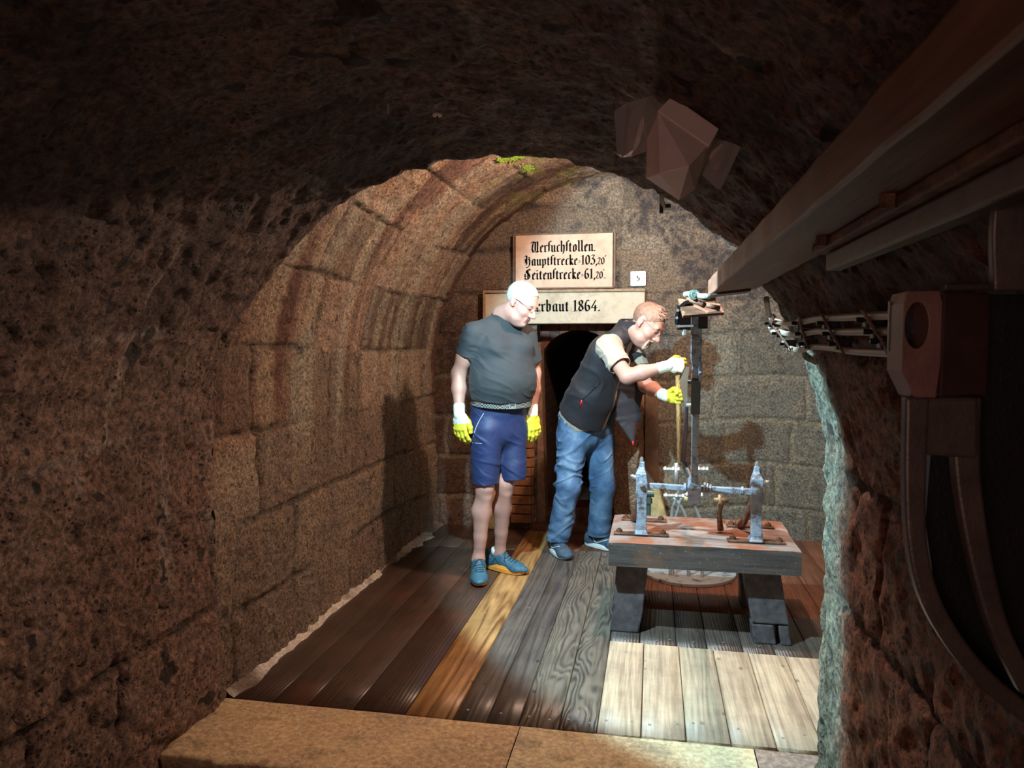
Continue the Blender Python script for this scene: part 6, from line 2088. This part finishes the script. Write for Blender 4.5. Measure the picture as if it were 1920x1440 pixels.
    # vest
    F = Field([-0.74, 4.40, 0.78], [0.24, 5.34, 1.66], .0058)
    hem = [(pv + sp * .080, -sp - dep * .10)]
    F.ecap(ch + sp * .02, mid + dep * .02, rt, (.192, .132), (.198, .158), k=.05, cut=hem)
    F.ecap(mid + dep * .015, pv - dep * .018, rt, (.198, .162), (.198, .182), k=.04, cut=hem)
    for s_ in (Rs, Ls): F.cap(nb - sp * .05, nb * .55 + s_ * .45 - sp * .01, .068, .070, k=.04)
    # stand-up collar
    F.ecap(nb - sp * .04, nb + sp * .095 + dep * .03, rt, (.090, .086), (.080, .084), k=.02, cut=[(nb + sp * .072, sp - dep * .40)])
    F.cap(nb + sp * .01 + dep * .012, nb + sp * .14 + dep * .04, .070, .074, k=.002, sub=True)
    # armholes
    for s_, e_ in ((Rs, Re), (Ls, Le)):
        dn = nrm(e_ - s_)
        o_ = rt if s_ is Rs else -rt
        F.ecap(s_ + o_ * .012 - dn * .02, s_ + o_ * .10 + dn * .02, dn, (.086, .076), (.11, .10), k=.006, sub=True)
    # open front
    F.ecap(ch + dep * .17 + sp * .16 - rt * .02, pv + dep * .20 + sp * .0 - rt * .05, rt, (.040, .105), (.075, .105), k=.01, sub=True)
    vd = lambda V, n: folds(V, [(4, 4, 7, .8), (9, 4, 11, .7)], 43, .010)
    vest = field_obj('vest', F, M_vest, P, disp=vd)
    # hanging far front panel
    F = Field([-0.40, 4.60, 0.70], [0.20, 5.20, 1.50], .0055)
    a0, a1, a2, a3 = w3(1188, 665, 4.86), w3(1180, 730, 4.90), w3(1176, 785, 4.92), w3(1187, 829, 4.90)
    F.ecap(a0, a1, [1, .2, .1], (.080, .020), (.098, .014), k=.02)
    F.ecap(a1, a2, [1, .2, .1], (.098, .014), (.070, .012), k=.02)
    F.ecap(a2, a3, [1, .2, .1], (.070, .012), (.012, .010), k=.02)
    field_obj('vest_panel', F, M_vest, P, disp=vd)
    Mred = mat_plain('red_zip_pull', (0.75, 0.02, 0.04), 0.4)
    vsl = {}
    for nm, pts, r, m in (('pocket_zip', [(1125, 716), (1116, 726), (1105, 738), (1092, 750)], .0030, mat_plain('black_zip', (.01, .01, .012), .4)),
                          ('zip_pull', [(1091, 750), (1088, 762)], .0048, Mred)):
        bm = bmesh.new(); tube(bm, [onto(vest, *q) for q in pts], r, 8); bobj(nm, bm, m, vest, smooth=True)
    bm = bmesh.new(); tube(bm, [w3(1187, 827, 4.885), w3(1187, 835, 4.885)], .006, 8); tag(bobj('zip_pull', bm, Mred, vest, smooth=True), 'red zip pull at the hanging corner')
    # jeans
    F = Field([-0.80, 4.66, 0.04], [-0.10, 5.36, 1.10], .006)
    F.ecap(pv + sp * .045 - dep * .014, pv - V3(0, 0, .04), rt, (.178, .150), (.172, .136), k=.03, cut=[(pv + sp * .06, sp)])
    for h_, k_, a_ in ((hR, kR, aR), (hL, kL, aL)):
        zz = a_[2] - .004
        foot = np.array([a_[0], a_[1], zz - .02])
        F.ecap(h_ + V3(0, 0, .03), k_, rt, (.098, .108), (.074, .080), k=.04)
        F.ecap(k_, foot, rt, (.074, .080), (.074, .080), k=.04, cut=[([0, 0, zz], [0, 0, -1])])
        F.cap(foot + V3(0, 0, .06), foot - V3(0, 0, .05), .060, .066, k=.002, sub=True)
    def jd(V, n):
        low = sstep(.36, .16, V[:, 2])
        s = (.010 * np.sin((V[:, 2] * 78 + 2.2 * vnoise(V, 9, 3) * 2 + V[:, 0] * 10))) * low * sstep(.085, .12, V[:, 2])
        kn = sstep(.20, .0, np.abs(V[:, 2] - .56))
        return s * .45 * (0.4 + 0.6 * sstep(-.3, .3, vnoise(V, 11, 9))) + folds(V, [(5, 5, 10, 1.0), (5, 9, 18, 1.0)], 53, .012) * (1 + kn * .7)
    jeans = field_obj('jeans', F, M_denim, P, disp=jd)
    mst = mat_plain('tan_stitching', (0.42, 0.33, 0.22), 0.8)
    # gloves around the pole
    pole_c = w3(1270, 684, 4.52)
    glove(P, Rw + V3(.004, 0, 0), nrm([1, .10, .05]), nrm([-.08, 1, 0]), None, 1, 'pale glove gripping the pole, upper hand', arm=nrm(Rw - Re), backwhite=True, curl=(.95, 1.35, 1.0), spread=0.0, thumb='grip', scale=1.05)
    glove(P, Lw + V3(.0, 0, 0), nrm([1, -.25, .02]), nrm([.15, -1, 0]), None, -1, 'yellow glove gripping the pole, lower hand', arm=nrm(Lw - Le), white_to=.012, curl=(.95, 1.35, 1.0), spread=0.0, thumb='grip', scale=1.05)
    Mn = mat_plain('navy_knit_upper', (0.055, 0.095, 0.14), 0.7, 0, 0.3, 60, 0.6, 300)
    Ms = mat_plain('white_foam_sole', (0.78, 0.82, 0.84), 0.45)
    Mw = mat_plain('white_curved_mark', (0.82, 0.82, 0.82), 0.5)
    st = [[(.035, .043, .078), (.05, .047, .050), (.075, .047, .048), (.12, .045, .066), (.15, .040, .076)]]
    shoe(P, aR, [.50, -.87], (Mn, Ms, Mw), .285, .034, Mn, stripe=st)
    shoe(P, aL, [.86, -.50], (Mn, Ms, Mw), .285, .034, Mn, stripe=st)
    return P
man_working()
